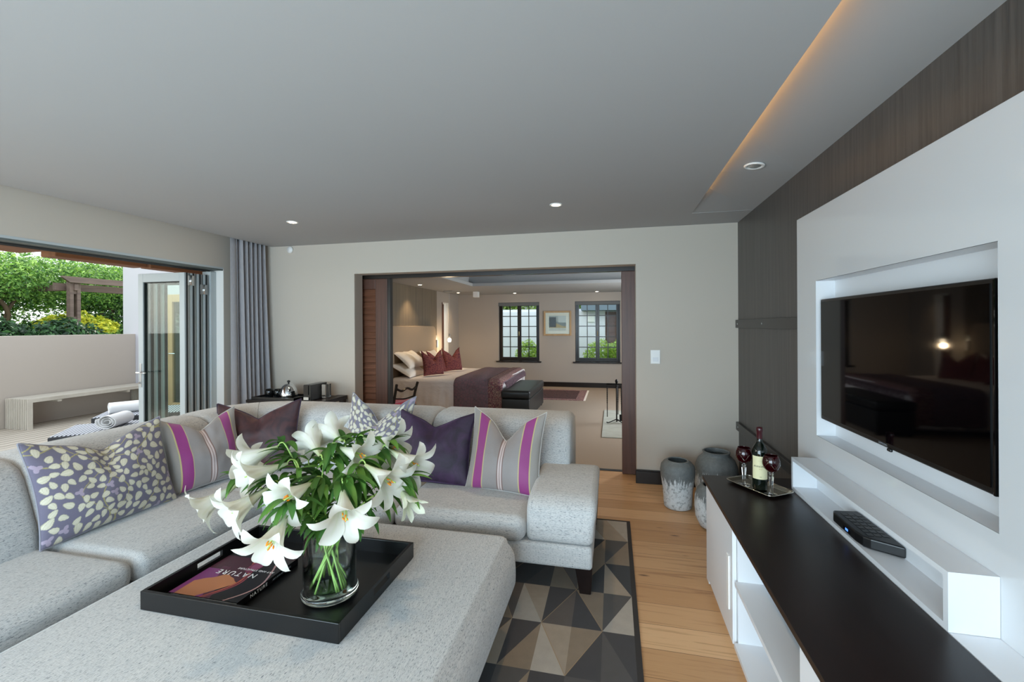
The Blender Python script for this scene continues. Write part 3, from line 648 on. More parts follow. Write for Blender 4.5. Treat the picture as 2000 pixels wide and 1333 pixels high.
r2 = thing('cushion', 'grey cushion with magenta stripes on the left run, between leaf and brown cushions', 'cushion', group='sofa cushions')
pillow(r2, 0.50, 0.47, 0.16, 0.09, 'cushion_stripe', stripe_fn(0.50), 140, 90, 2, 0.03, 'piping_pale'); place(r2, (-2.66, 2.45, 0.435), R(80), R(16))
r3 = thing('cushion', 'brown-purple velvet cushion in the sofa corner', 'cushion', group='sofa cushions')
pillow(r3, 0.60, 0.49, 0.15, 0.10, 'velvet_brown', None, 90, 80, 3, 0.03, 'piping_purple'); place(r3, (-2.585, 2.745, 0.435), R(20), R(15), R(-2))
r4 = thing('cushion', 'cream leaf embroidered cushion leaning behind the purple velvet one', 'cushion', group='sofa cushions')
pillow(r4, 0.54, 0.53, 0.15, 0.15, 'cushion_print', leaf_fn(9, '#7c7888', '#dcd8c8', 0.56), 220, 180, 4, 0.05, 'piping_grey'); place(r4, (-1.71, 2.875, 0.435), R(-4), R(15), R(1))
r5 = thing('cushion', 'dark purple velvet cushion beside the striped one near the sofa arm', 'cushion', group='sofa cushions')
pillow(r5, 0.56, 0.455, 0.15, 0.075, 'velvet_purple', None, 90, 80, 5, 0.035, 'piping_purple'); place(r5, (-1.21, 2.765, 0.440), R(-2), R(17), R(0))
r6 = thing('cushion', 'magenta striped grey cushion with a deep V crease beside the sofa arm', 'cushion', group='sofa cushions')
pillow(r6, 0.50, 0.50, 0.16, 0.17, 'cushion_stripe', stripe_fn(0.50), 150, 100, 6, 0.035, 'piping_pale'); place(r6, (-0.70, 2.72, 0.437), R(-6), R(17), R(1))

# ------------------------------------------------------------------ tray, book, vase
t = thing('serving_tray', 'large black lacquered wooden tray with cut-out handles on the ottoman', 'tray', (-1.325, 1.59, 0.4335))
tx0, tx1, ty0, ty1, tz0, tz1, th = -1.748, -0.902, 1.308, 1.88, 0.4335, 0.503, 0.014
obj('tray_floor', B((tx0+th, ty0+th, tz0, tx1-th, ty1-th, tz0+0.010)), 'black_satin', t)
for ya in (ty0, ty1-th): obj('side_panel', B((tx0, ya, tz0, tx1, ya+th, tz1)), 'black_satin', t, bevel=0.0015)
for xa, xb in ((tx0, tx0+th), (tx1-th, tx1)):     # ends with a slot through each
    bm = bm_new(); cy = (ty0+ty1)/2; hs = 0.062; zc = 0.476; rz_ = 0.013
    box(bm, xa, ty0+th, tz0, xb, cy-hs, tz1); box(bm, xa, cy+hs, tz0, xb, ty1-th, tz1); box(bm, xa, cy-hs, tz0, xb, cy+hs, zc-rz_); box(bm, xa, cy-hs, zc+rz_, xb, cy+hs, tz1)
    obj('end_panel', bm, 'black_satin', t)
t = thing('book', 'dark picture book titled NATURE lying in the black tray', 'book', (-1.535, 1.54, 0.444))
bx0, bx1, by0, by1, bz0, bz1 = -1.692, -1.372, 1.372, 1.697, 0.4445, 0.470
obj('pages', B((bx0+0.004, by0+0.004, bz0+0.002, bx1-0.006, by1-0.004, bz1-0.002)), 'pillow_linen', t)
obj('cover', B((bx0, by0, bz0, bx1, by1, bz0+0.0022), (bx1-0.003, by0, bz0, bx1, by1, bz1), (bx0, by0, bz1-0.0022, bx1, by1, bz1)), 'black_satin', t)
nu, nv = 220, 220; X_, Y_ = np.meshgrid(np.linspace(0, 1, nu), np.linspace(0, 1, nv))
def nz(a, b, k, s): return np.array([[noise.noise(Vector((p*a, q*b, s)))*k for p, q in zip(ra, rb)] for ra, rb in zip(X_, Y_)])
n1 = nz(2.2, 2.2, 1, 3.3); n2 = nz(7, 2.0, 1, 8.1)
C = np.empty((nv, nu, 3)); C[:] = lin('#17151a')
m_ = (Y_ < 0.86) & (X_ < 0.52+0.15*n1-0.15*Y_+0.2) & (Y_ > 0.36); C[m_] = lin('#4a2430')
fl = (X_ + 0.55*Y_ + 0.10*n2); m_ = (fl < 0.50) & (Y_ < 0.55); C[m_] = lin('#7d3a6e')
m_ = (fl < 0.62) & (fl >= 0.50) & (Y_ < 0.62); C[m_] = lin('#54283a')
m_ = (fl < 0.44+0.03*np.sin(X_*30)) & (Y_ < 0.44) & (fl > 0.06); C[(Y_ < 0.46-0.5*np.abs(X_-0.42)+0.05*n2) & (X_ > 0.08) & (X_ < 0.30+Y_*0.9+0.08)] = lin('#b8764f')
for c0, col_, wd in ((0.62, '#a04a40', 0.016), (0.66, '#8e3f49', 0.010), (0.95, '#b58d8c', 0.012)):
    d = np.abs(X_ - (c0 + 0.16*np.sin(Y_*4.2+0.3) - 0.32*(1-Y_)*0.6 + 0.05*n1)); C[(d < wd) & (Y_ < 0.8)] = lin(col_)
d = np.hypot((X_-0.60)/0.10, (Y_-0.72)/0.16); C[(d < 1+0.4*n1)] = lin('#7a3850'); C[(d < 0.55+0.5*n2)] = lin('#8d4b6a')
C[Y_ > 0.93] = lin('#3c1c26')
P = np.stack([bx0+X_*(bx1-bx0), by0+Y_*(by1-by0), np.full_like(X_, bz1+0.0004)], -1); grid_obj('cover_picture', P, C, 'cover_art', t)
text('lettering', 'NATURE', 0.040, 'white_print', t, (-1.535, 1.535, bz1+0.0012), (-1, 0, 0), (0, -1, 0), space=1.35)
text('lettering', 'ART AND STRUCTURE', 0.0155, 'white_print', t, (-1.475, 1.572, bz1+0.0012), (-1, 0, 0), (0, -1, 0), space=1.15)
text('lettering', 'NATURE', 0.019, 'white_print', t, (bx1+0.0006, 1.475, (bz0+bz1)/2), (0, 1, 0), (0, 0, 1), space=1.3)
text('lettering', 'ART AND STRUCTURE', 0.010, 'grey_print', t, (bx1+0.0006, 1.60, (bz0+bz1)/2), (0, 1, 0), (0, 0, 1), space=1.05)

VX, VY, VZ = -1.107, 1.552, 0.4445
t = thing('glass_vase', 'tall clear round glass vase with a thick foot in the black tray', 'vase', (VX, VY, VZ))
bm = bm_new(); lathe(bm, [(0.0, 0.0), (0.105, 0.0), (0.108, 0.006), (0.107, 0.015), (0.101, 0.021), (0.0, 0.0205)], seg=64, capb=False)
bmesh.ops.remove_doubles(bm, verts=bm.verts[:], dist=1e-5); obj('foot', bm, 'foot_glass', t, smooth=True, world=False, auto=50)
bm = bm_new(); lathe(bm, [(0.0995, 0.022), (0.0990, 0.15), (0.0985, 0.268), (0.0975, 0.272), (0.0962, 0.268), (0.0955, 0.15), (0.0950, 0.022)], seg=64, capb=False)
obj('glass', bm, 'vase_glass', t, smooth=True, world=False)
bm = bm_new(); lathe(bm, [(0.0948, 0.0225), (0.0950, 0.15), (0.0954, 0.183), (0.092, 0.181), (0.0, 0.181)], seg=64, capb=False)
bmesh.ops.remove_doubles(bm, verts=bm.verts[:], dist=1e-5); obj('water', bm, 'water', t, smooth=True, world=False, auto=50)

# ------------------------------------------------------------------ lilies
FL = [ # base, mouth, spread, where
 ((-1.369, 1.58, 0.999), (-1.50, 1.565, 0.945), 1.0, 'lily trumpet seen side on, topmost on the left of the bouquet'),
 ((-1.300, 1.55, 0.942), (-1.372, 1.430, 0.924), 1.25, 'wide open lily in front of the magenta striped cushion'),
 ((-1.540, 1.55, 0.842), (-1.603, 1.452, 0.779), 1.25, 'outermost lily on the far left of the bouquet'),
 ((-1.310, 1.465, 0.877), (-1.358, 1.355, 0.822), 1.35, 'largest lily, drooping over the tray corner behind the book'),
 ((-1.059, 1.40, 0.938), (-1.075, 1.275, 0.922), 1.08, 'star-shaped open lily facing front, in the middle left'),
 ((-1.082, 1.30, 0.878), (-1.060, 1.185, 0.808), 1.05, 'lowest lily, hanging down just above the NATURE book'),
 ((-1.183, 1.60, 0.963), (-1.274, 1.666, 1.005), 1.0, 'lily seen from behind, before the brown velvet cushion edge'),
 ((-1.121, 1.66, 1.015), (-1.215, 1.732, 1.032), 1.0, 'highest lily, its back turned, before the pale sofa back'),
 ((-1.046, 1.52, 1.031), (-0.922, 1.487, 1.012), 0.95, 'lily with orange anthers near the top centre of the bouquet'),
 ((-0.994, 1.62, 1.042), (-0.850, 1.605, 1.024), 1.05, 'side-on lily reaching across the purple velvet cushion top'),
 ((-0.852, 1.56, 1.021), (-0.724, 1.522, 0.978), 1.0, 'outermost lily on the right, lying over the purple velvet cushion'),
 ((-0.891, 1.46, 0.990), (-0.765, 1.414, 0.951), 1.05, 'open lily with curled petals on the right of the bouquet'),
 ((-0.766, 1.48, 0.911), (-0.692, 1.428, 0.867), 0.55, 'half-closed greenish lily hanging over the sofa seat at right'),
 ((-0.932, 1.38, 0.940), (-0.860, 1.285, 0.872), 1.15, 'large open lily in front, right above the vase rim'),
 ((-0.962, 1.70, 0.963), (-0.886, 1.635, 0.955), 0.7, 'small lily half hidden behind the upper right blooms'),
 ((-1.329, 1.72, 0.910), (-1.386, 1.801, 0.921), 0.8, 'lily half hidden low behind the upper left blooms')]
def bloom(parent, base, mouth, spread, seed, closed):
    rg = random.Random(seed); ax = (Vector(mouth)-Vector(base)); Lm = ax.length; ax.normalize()
    Q = ax.to_track_quat('Z', 'Y') @ Quaternion((0, 0, 1), rg.uniform(0, 1.05))
    L = 1.58*Lm; ns, nq = 22, 9; verts, faces, cols = [], [], []
    cw, cg = lin('#dedcd2'), lin('#b4c07c')
    for k in range(6):
        phi = k*pi/3; inner = k % 2; r = 0.0055; z = 0.0; wmx = (0.031 if inner else 0.021)*spread
        fl_end = (62 if closed else 118) + rg.uniform(-14, 20); base_i = len(verts)
        for i in range(ns):
            p = i/(ns-1)
            if i:
                al = R(5 + 15*min(1, p/0.55) + (fl_end-20)*max(0, (p-0.56)/0.44)**1.3*(1 if not closed else 0.55)); ds = L/(ns-1)*(1.0 if p < 0.5 else (1.0*spread**0.5))
                r += sin(al)*ds; z += cos(al)*ds
            if p < 0.55: wd = min(wmx, r*0.62 + 0.001)
            else:
                q_ = (p-0.55)/0.45; wd = wmx*(0.80+0.35*sin(min(1, q_*1.3)*pi*0.6))*max(0.0, 1-q_**2.6)**0.75
                w0 = min(wmx, r*0.62+0.001) ; wd = wd if q_ > 0.3 else (w0 if p < 0.55 else w0*(1-q_/0.3)+wd*q_/0.3) if w0 < wmx else wd
            for j in range(nq):
                q = -1 + 2*j/(nq-1); th_ = phi + q*wd/max(r, 0.0055, wd*0.9); rr_ = r + (0.0012 if not inner else 0)
                ruff = 0.0022*sin(p*26+q*3+seed+k)*abs(q)**2*max(0, p-0.5)*2
                cup = 0.22*wd*(q*q)*max(0, (p-0.5)*2)
                verts.append(Vector((rr_*cos(th_), rr_*sin(th_), z + cup + ruff)))
                g_ = max(0, 1-p*2.3)*0.85 + (0.18 if abs(q) < 0.15 and p < 0.8 else 0); cols.append(cw*(1-min(1, g_)) + cg*min(1, g_) if not closed else cw*0.45+cg*0.55 if g_ > 0.1 else cw*0.75+cg*0.25)
        for i in range(ns-1):
            for j in range(nq-1):
                a_ = base_i+i*nq+j; faces.append((a_, a_+1, a_+nq+1, a_+nq))
    me = bpy.data.meshes.new('bloom'); o = Vector(base)-offs(parent)
    me.from_pydata([tuple(Q @ v + o) for v in verts], [], faces); at_ = me.color_attributes.new('Col', 'FLOAT_COLOR', 'POINT')
    c4 = np.ones((len(verts), 4)); c4[:, :3] = np.array(cols); at_.data.foreach_set('color', c4.ravel()); me.materials.append(MT['petal']); me.polygons.foreach_set('use_smooth', [True]*len(me.polygons))
    ob = bpy.data.objects.new('bloom', me); COL.objects.link(ob); ob.parent = parent
    if closed: return ob
    bs = bm_new(); bf = bm_new(); up_ = Q.inverted() @ Vector((0, 0, -1))
    for k in range(6):
        a_ = k*pi/3 + 0.5; e = Vector((0.009*cos(a_), 0.009*sin(a_), Lm*0.98)); m1 = Vector((0.006*cos(a_), 0.006*sin(a_), Lm*0.5))
        tube(bf, [Q @ p + o for p in (Vector((0, 0, Lm*0.15)), m1, e)], 0.0009, 5)
        d = Vector((rg.uniform(-.4, .4), rg.uniform(-.4, .4), 1)).normalized()*0.0075; e += Vector((rg.uniform(-.004, .004), rg.uniform(-.004, .004), rg.uniform(-.008, .008)))
        tube(bs, [Q @ (e + d*s_) + o for s_ in (-1, -0.6, 0, 0.6, 1)], [0.0008, 0.0022, 0.0026, 0.0022, 0.0008], 6)
    tube(bf, [Q @ p + o for p in (Vector((0, 0, Lm*0.15)), Vector((0.004, 0, Lm*0.7)), Vector((0.008, 0.003, Lm*1.12)))], [0.001, 0.0013, 0.0026], 6)
    obj('filaments', bf, 'stem_green', ob, smooth=True, world=False); obj('anthers', bs, 'yellow_anther', ob, smooth=True, world=False)
    return ob
def leaf_strip(V_, F_, C_, p0, d, up, ln, wd, droop, col, nseg=9):
    d = Vector(d).normalized(); side = d.cross(Vector(up)).normalized(); nrm = side.cross(d); base = len(V_); p = Vector(p0)
    for i in range(nseg+1):
        q = i/nseg; wq = wd*(sin(pi*min(1, q**0.72))**0.8)*0.5 + 0.0006
        for s_ in (-1, 0, 1): V_.append(p + side*wq*s_ + nrm*(abs(s_)*wq*0.28)); C_.append(col*(1.25 if s_ == 0 else 1.0))
        p = p + d*(ln/nseg); d = (d + Vector((0, 0, -droop/nseg))).normalized(); side = d.cross(nrm).normalized() if d.cross(nrm).length > 1e-3 else side; nrm = side.cross(d)
    for i in range(nseg):
        for k in (0, 1): a_ = base+i*3+k; F_.append((a_, a_+1, a_+4, a_+3))
for n_, (bs_, ms_, spread, lab) in enumerate(FL):
    rg = random.Random(100+n_); base = Vector(bs_); mouth = Vector(ms_); axd = (mouth-base).normalized()
    an = math.atan2(base.y-VY, base.x-VX); ang2 = an + pi + rg.uniform(-0.7, 0.7)
    bot = Vector((VX+0.072*cos(ang2), VY+0.072*sin(ang2), VZ+0.024)); rimp = Vector((VX+0.06*cos(an)+rg.uniform(-.015, .015), VY+0.06*sin(an)+rg.uniform(-.015, .015), VZ+0.27))
    root = thing('lily', 'white ' + lab, 'flower', tuple(bot), 0, 'white lilies in the glass vase')
    out = Vector((cos(an), sin(an), 0)); hd = (base-rimp); top = base - axd*0.012 + Vector((0, 0, 0.012)) ; knee = base - axd*0.038 + Vector((0, 0, -0.012))
    mid = rimp + Vector((hd.x*0.45, hd.y*0.45, hd.z*0.62))
    pts = catmull([bot, (bot+rimp)/2 + Vector((0, 0, 0.0)), rimp, mid, knee, top, base + axd*0.004], 7)
    bm = bm_new(); tube(bm, pts, [0.0040 - 0.0014*(i/len(pts)) for i in range(len(pts))], 8); obj('stem', bm, 'stem_green', root, smooth=True)
    bloom(root, base, mouth, spread, n_*13+5, n_ == 12)
    V_, F_, C_ = [], [], []; path = pts[13:-9]
    for k in range(30):
        p = path[int(rg.random()*len(path)*0.999)]; a_ = rg.uniform(0, 2*pi) if rg.random() < 0.4 else an + rg.uniform(-1.0, 1.0)
        d = Vector((cos(a_), sin(a_), rg.uniform(-0.25, 0.9)))
        if p.z < VZ+0.275: p = p.copy(); p.z = VZ+0.28+rg.random()*0.03
        col = lin(rg.choice(['#436a28', '#507c32', '#365a22', '#5f8a3a', '#3f6e30']))
        leaf_strip(V_, F_, C_, p, d, (0, 0, 1), rg.uniform(0.08, 0.15), rg.uniform(0.020, 0.034), rg.uniform(0.7, 2.0), col)
    me = bpy.data.meshes.new('stem_leaves'); me.from_pydata([tuple(v - Vector(root.location)) for v in V_], [], F_); at_ = me.color_attributes.new('Col', 'FLOAT_COLOR', 'POINT')
    c4 = np.ones((len(V_), 4)); c4[:, :3] = np.array(C_); at_.data.foreach_set('color', c4.ravel()); me.materials.append(MT['leaf_card']); me.polygons.foreach_set('use_smooth', [True]*len(me.polygons))
    lo = bpy.data.objects.new('stem_leaves', me); COL.objects.link(lo); lo.parent = root
# ------------------------------------------------------------------ curtain
t = thing('curtain', 'floor-length grey curtain gathered in the corner beside the folding doors', 'curtain', (-3.90, 4.08, 0.0))
nu, nv = 260, 24; U = np.linspace(0, 1, nu); W_ = np.linspace(0, 1, nv); Uu, Ww = np.meshgrid(U, W_)
ph = np.cumsum(np.where(U < 0.16, 2.2, 1.0) * 0 + np.where(U < 0.18, 0.35, 1.0)); ph = ph/ph[-1]
wave = np.sin(ph*2*pi*6.6)[None, :]; amp = np.where(U < 0.16, 0.014, 0.042)[None, :]*(0.8+0.5*(1-Ww))
flare = (1-Ww)**1.5
Yc = 3.83 + 0.46*Uu + 0.02*(1-Ww)*np.sin(Uu*7); Xc = -3.895 + amp*wave + 0.07*flare*Uu + 0.02*flare*np.sin(Uu*22)
P = np.stack([Xc, Yc, 0.015 + Ww*2.46], -1); ob = grid_obj('curtain_cloth', P, None, 'curtain_cloth', t); m_ = ob.modifiers.new('thick', 'SOLIDIFY'); m_.thickness = 0.003
bm = bm_new(); tube(bm, [(-3.895, 3.7, 2.50), (-3.895, 4.33, 2.50)], 0.008, 8); obj('curtain_rail', bm, 'brushed_steel', t)

# ------------------------------------------------------------------ folding doors, folded open
def leaf_door(y, x0, x1, label, handle=False, hinges=()):
    t = thing('folding_door', label, 'door', ((x0+x1)/2, y, 0.012), 0, 'folded glass doors'); d = 0.024; s = 0.062; zb, zt = 0.015, 2.045
    obj('frame', B((x0, y-d, zb, x0+s, y+d, zt), (x1-s, y-d, zb, x1, y+d, zt), (x0+s, y-d, zt-0.085, x1-s, y+d, zt), (x0+s, y-d, zb, x1-s, y+d, zb+0.12)), 'grey_aluminium', t, bevel=0.003)
    obj('pane', B((x0+s-0.004, y-0.004, zb+0.115, x1-s+0.004, y+0.004, zt-0.08)), 'window_glass' if handle else 'clear_pane', t)
    obj('gasket', B((x0+s, y-0.012, zb+0.12, x0+s+0.008, y+0.012, zt-0.085), (x1-s-0.008, y-0.012, zb+0.12, x1-s, y+0.012, zt-0.085), (x0+s+0.008, y-0.012, zt-0.093, x1-s-0.008, y+0.012, zt-0.085)), 'dark_gasket', t)
    obj('edge_seal', B((x1, y-0.007, zb, x1+0.006, y+0.007, zt)), 'dark_gasket', t)
    if handle:
        hx = x0+0.032; h = obj('handle', B((hx-0.013, y-d-0.006, 0.90, hx+0.013, y-d, 1.14)), 'brushed_steel', t, bevel=0.002)
        bm = bm_new(); tube(bm, [(hx, y-d-0.004, 1.05), (hx, y-d-0.05, 1.05), (hx+0.02, y-d-0.06, 1.05), (hx+0.13, y-d-0.058, 1.052)], 0.009, 8); tube(bm, [(hx, y+d, 1.05), (hx, y+d+0.05, 1.05), (hx-0.14, y+d+0.05, 1.05)], 0.009, 8); obj('lever', bm, 'chrome', h, smooth=True)
        bm = bm_new(); tube(bm, [(hx, y-d-0.02, 0.945), (hx, y-d, 0.945)], 0.011, 10); obj('lock', bm, 'chrome', h)
    for z in hinges:
        hb = obj('hinge', B((-4.104, y, z-0.05, -4.099, y+0.076, z+0.05)), 'brushed_steel', t, bevel=0.001); bm = bm_new(); tube(bm, [(-4.094, y+0.037, z-0.05), (-4.094, y+0.037, z+0.05)], 0.009, 10); obj('pin', bm, 'chrome', hb, smooth=True)
    return t
leaf_door(3.525, -4.685, -4.105, 'outermost folded glass door leaf with a lever handle', True, (1.97, 0.35))
leaf_door(3.600, -4.70, -4.11, 'grey framed folding glass leaf just behind the one with the handle')
leaf_door(3.672, -4.70, -4.11, 'grey framed folding glass leaf, third of the folded stack', False, (1.89,))
leaf_door(3.744, -4.70, -4.11, 'grey framed folding glass leaf nearest the wall reveal')
# ------------------------------------------------------------------ terrace
struct('ground', B((-60, -30, -0.25, -9.05, 60, -0.2), (-9.05, 4.7, -0.30, 60, 60, -0.25)), 'soil_grass')
struct('floor_terrace', B((-9.05, -3.0, -0.08, -4.25, 6.62, 0.0)), 'deck_wood')
struct('wall_terrace', B((-9.02, -3.0, 0, -8.9, 6.6, 1.385)), 'outside_render', bevel=0.004)
struct('wall_side', B((-9.20, 6.6, -0.2, -8.16, 6.78, 2.72), (-7.3, 6.6, -0.2, -4.25, 6.78, 2.72), (-8.16, 6.6, 2.12, -7.3, 6.78, 2.72)), 'white_render')
struct('wall_outer', B((-4.35, 4.52, -0.2, -4.05, 6.78, 2.72)), 'white_render')
t = thing('glass_door', 'tan framed glass door in the white terrace wall, seen through the folded pane', 'door', (-7.8, 6.63, 0))
obj('frame', B((-8.16, 6.595, 0, -8.02, 6.66, 2.12), (-7.43, 6.595, 0, -7.30, 6.66, 2.12), (-8.02, 6.595, 1.98, -7.43, 6.66, 2.12), (-8.02, 6.595, 0, -7.43, 6.66, 0.1)), 'frame_tan', t, bevel=0.004)
obj('pane', B((-8.02, 6.625, 0.1, -7.43, 6.635, 1.98)), 'green_glass', t)
bm = bm_new(); tube(bm, [(-8.08, 6.58, 1.02), (-8.08, 6.54, 1.02), (-7.90, 6.54, 1.02)], 0.011, 8); obj('handle', bm, 'chrome', t, smooth=True)
struct('wall_beyond', B((-9.1, 6.95, -0.2, -4.3, 7.05, 2.6)), 'blue_render')
# bench: thin slats wrapped over seat and ends
t = thing('bench', 'pale slatted wooden bench against the terrace wall', 'bench', (-8.65, 5.7, 0)); zb = 0.45
bm = bm_new()
for k in range(13):
    x = -8.87 + k*0.036; pr = [(4.73, 0.0), (4.79, 0.0), (4.79, zb-0.055), (6.50, zb-0.055), (6.50, 0.0), (6.56, 0.0), (6.56, zb), (4.73, zb)]
    A_ = [bm.verts.new((x, a_, b_)) for a_, b_ in pr]; C_ = [bm.verts.new((x+0.026, a_, b_)) for a_, b_ in pr]; n = len(pr)
    for ids in ((0, 1, 2, 7), (2, 3, 6, 7), (3, 4, 5, 6)): bm.faces.new([A_[i] for i in ids]); bm.faces.new([C_[i] for i in ids][::-1])
    for i in range(n): bm.faces.new((A_[i], A_[(i+1) % n], C_[(i+1) % n], C_[i]))
obj('slats', bm, 'bench_wood', t); obj('cross_bar', B((-8.87, 5.1, zb-0.09, -8.42, 5.15, zb-0.057), (-8.87, 6.1, zb-0.09, -8.42, 6.15, zb-0.057), (-8.87, 4.74, 0.2, -8.42, 4.785, 0.235)), 'bench_wood', t)
# loungers
def lounger():
    t = thing('sun_lounger', '', 'sun lounger', (0, 0, 0), 0, 'striped loungers on the terrace')
    obj('frame', B((0, -0.35, 0.24, 1.95, -0.31, 0.335), (0, 0.31, 0.24, 1.95, 0.35, 0.335), (0, -0.31, 0.24, 0.04, 0.31, 0.335), (1.91, -0.31, 0.24, 1.95, 0.31, 0.335)), 'rattan_dark', t, bevel=0.006, world=False)
    obj('lying_surface', B((0.01, -0.33, 0.325, 1.93, 0.33, 0.343)), 'rattan', t, bevel=0.004, world=False)
    for x in (0.12, 1.83):
        for y in (-0.29, 0.29): obj('leg', B((x-0.03, y-0.03, 0, x+0.03, y+0.03, 0.24)), 'rattan_dark', t, world=False)
    return t
l1 = lounger(); l1['label'] = 'striped woven lounger nearer the sofa, a rolled white towel on it'; an_ = math.atan2(0.64, 0.77); dv = Vector((0.77, 0.64, 0))
l1.location = (-6.07, 3.715, 0); l1.rotation_euler = (0, 0, an_)
l2 = copy_tree(l1); l2['label'] = 'striped woven lounger farther out, behind the first one'; l2.location = (-6.76, 4.57, 0)
def towel(loc, rz, label, s=1.0):
    t = thing('rolled_towel', label, 'towel', loc, rz, 'rolled white towels'); bm = bm_new()
    sp = []
    for k in range(90):
        a_ = k/90*2*pi*3.1; r_ = (0.018 + 0.0036*a_)*s; sp.append((r_*cos(a_)*1.25, 0.097*s + r_*sin(a_)))
    n = len(sp); nl = 12; rows = []
    for i in range(nl+1):
        x = (-0.17 + 0.34*i/nl)*s; rows.append([[bm.verts.new((x + 0.004*sin(k*0.7+i), p[0]*f + 0.004*noise.noise(Vector((k*0.3, i*0.5, 1))), (p[1]-0.097*s)*f+0.097*s)) for k, p in enumerate(sp)] for f in (1.0, 0.93)])
    for a_, b_ in zip(rows, rows[1:]):
        for q in (0, 1):
            for k in range(n-1): bm.faces.new((a_[q][k], a_[q][k+1], b_[q][k+1], b_[q][k]))
    for e in (rows[0], rows[-1]):
        for k in range(n-1): bm.faces.new((e[0][k], e[0][k+1], e[1][k+1], e[1][k]))
    zmin = min(v.co.z for v in bm.verts); bmesh.ops.translate(bm, verts=bm.verts[:], vec=(0, 0, -zmin))
    obj('roll', bm, 'towel', t, smooth=True, world=False)
towel((-5.72, 4.02, 0.344), an_+R(75), 'rolled white towel on the nearer striped lounger'); towel((-6.52, 4.70, 0.344), an_+R(20), 'rolled white towel on the farther lounger, beside the door leaf')
# eave
struct('roof_eave', B((-5.35, -3.0, 2.42, -4.25, 6.6, 2.50)), 'eave_wood')
for a0, a1, dx in ((-2.0, 3.12, 0.0), (3.16, 4.02, 0.20), (4.06, 5.9, 0.24)):
    struct('trim_3', B((-5.64+dx, a0, 2.235 if dx == 0 else 2.195, -5.25, a1, 2.42)), 'eave_wood', bevel=0.01)
# pergola beyond the wall
t = thing('pergola', 'weathered wooden pergola post and beam beyond the terrace wall', 'pergola', (-12.0, 7.58, -0.2))
for yy in (7.50, 7.635): obj('post', B((-12.06, yy-0.035, -0.2, -11.94, yy+0.035, 2.62)), 'pergola_wood', t, bevel=0.004)
obj('spacer', B((-12.04, 7.535, 2.28, -11.96, 7.60, 2.38), (-12.04, 7.535, 1.68, -11.96, 7.60, 1.76), (-12.04, 7.535, 1.0, -11.96, 7.60, 1.1)), 'pergola_wood', t)
bm = bm_new(); prism(bm, [(7.28, 2.665), (11.5, 2.665), (11.5, 2.53), (7.42, 2.53), (7.28, 2.63)], 0, -11.93, -11.86); obj('beam', bm, 'pergola_wood', t, bevel=0.003)
obj('cross_beam', B((-14.5, 7.53, 2.36, -11.9, 7.60, 2.50), (-12.2, 7.3, 2.36, -12.13, 11.5, 2.52)), 'pergola_wood', t, bevel=0.003)

# ------------------------------------------------------------------ planting
def leaf_cloud(name, label, cat, blobs, n, size, cols, seed, group=None, kind=None, flat=0.0, trunk=None, holes=()):
    rg = np.random.RandomState(seed); vol = np.array([b[3]*b[4]*b[5] for b in blobs])**0.67; pick = rg.choice(len(blobs), n, p=vol/vol.sum())
    Bm = np.array([b[:6] for b in blobs], float)[pick]; d = rg.normal(size=(n, 3)); d /= np.linalg.norm(d, axis=1)[:, None]
    rad = 0.62 + 0.42*rg.rand(n)**0.55 + 0.10*np.sin(d[:, 0]*7+pick)*np.cos(d[:, 2]*6)
    c = Bm[:, :3] + d*rad[:, None]*Bm[:, 3:6]
    keep = np.ones(n, bool)
    for (hx0, hy0, hz0, hx1, hy1, hz1) in holes: keep &= ~((c[:, 0] > hx0) & (c[:, 0] < hx1) & (c[:, 1] > hy0) & (c[:, 1] < hy1) & (c[:, 2] > hz0) & (c[:, 2] < hz1))
    c = c[keep]; d = d[keep]; n = len(c)
    nrm = d*0.8 + rg.normal(size=(n, 3))*0.55 + np.array([0.1, -0.1, 0.35]); nrm /= np.linalg.norm(nrm, axis=1)[:, None]
    tn = np.cross(nrm, rg.normal(size=(n, 3))); tn /= np.linalg.norm(tn, axis=1)[:, None]; bt = np.cross(nrm, tn)
    s = size*(0.6+0.8*rg.rand(n))[:, None]
    V_ = np.stack([c - tn*s, c + bt*s*0.42 + nrm*s*0.12, c + tn*s, c - bt*s*0.42 + nrm*s*0.12], 1).reshape(-1, 3)
    t = thing(name, label, cat, tuple(np.array([blobs[0][0], blobs[0][1], 0.0]))); 
    if group: t['group'] = group
    me = bpy.data.meshes.new('leaves'); off = np.array(t.location)
    me.from_pydata((V_-off).tolist(), [], np.arange(n*4).reshape(n, 4).tolist()); pal = np.array([hexc(q)[:3] for q in cols]); cc = pal[rg.randint(0, len(cols), n)]*(0.8+0.4*rg.rand(n))[:, None]
    c4 = np.ones((n*4, 4)); c4[:, :3] = np.repeat(cc, 4, 0); at_ = me.color_attributes.new('Col', 'FLOAT_COLOR', 'POINT'); at_.data.foreach_set('color', c4.ravel()); me.materials.append(MT['leaf_card'])
    o = bpy.data.objects.new('leaves', me); COL.objects.link(o); o.parent = t; o['kind'] = 'stuff'
    if trunk:
        for pts, r_ in trunk:
            bm = bm_new(); tube(bm, catmull(pts, 4), r_, 8); obj('trunk', bm, 'vine_bark', t, smooth=True)
    return t
G1 = ['#6f9a45', '#86ad55', '#55803a', '#9cbf62', '#3f6a30', '#7aa34e']; G2 = ['#3d5f30', '#2f4d28', '#4f7437', '#5c8340', '#28432a']
YL = ['#d6d23c', '#e6e04e', '#bcc43a', '#a2b43e', '#efe963']
bl = []
rg = random.Random(5)
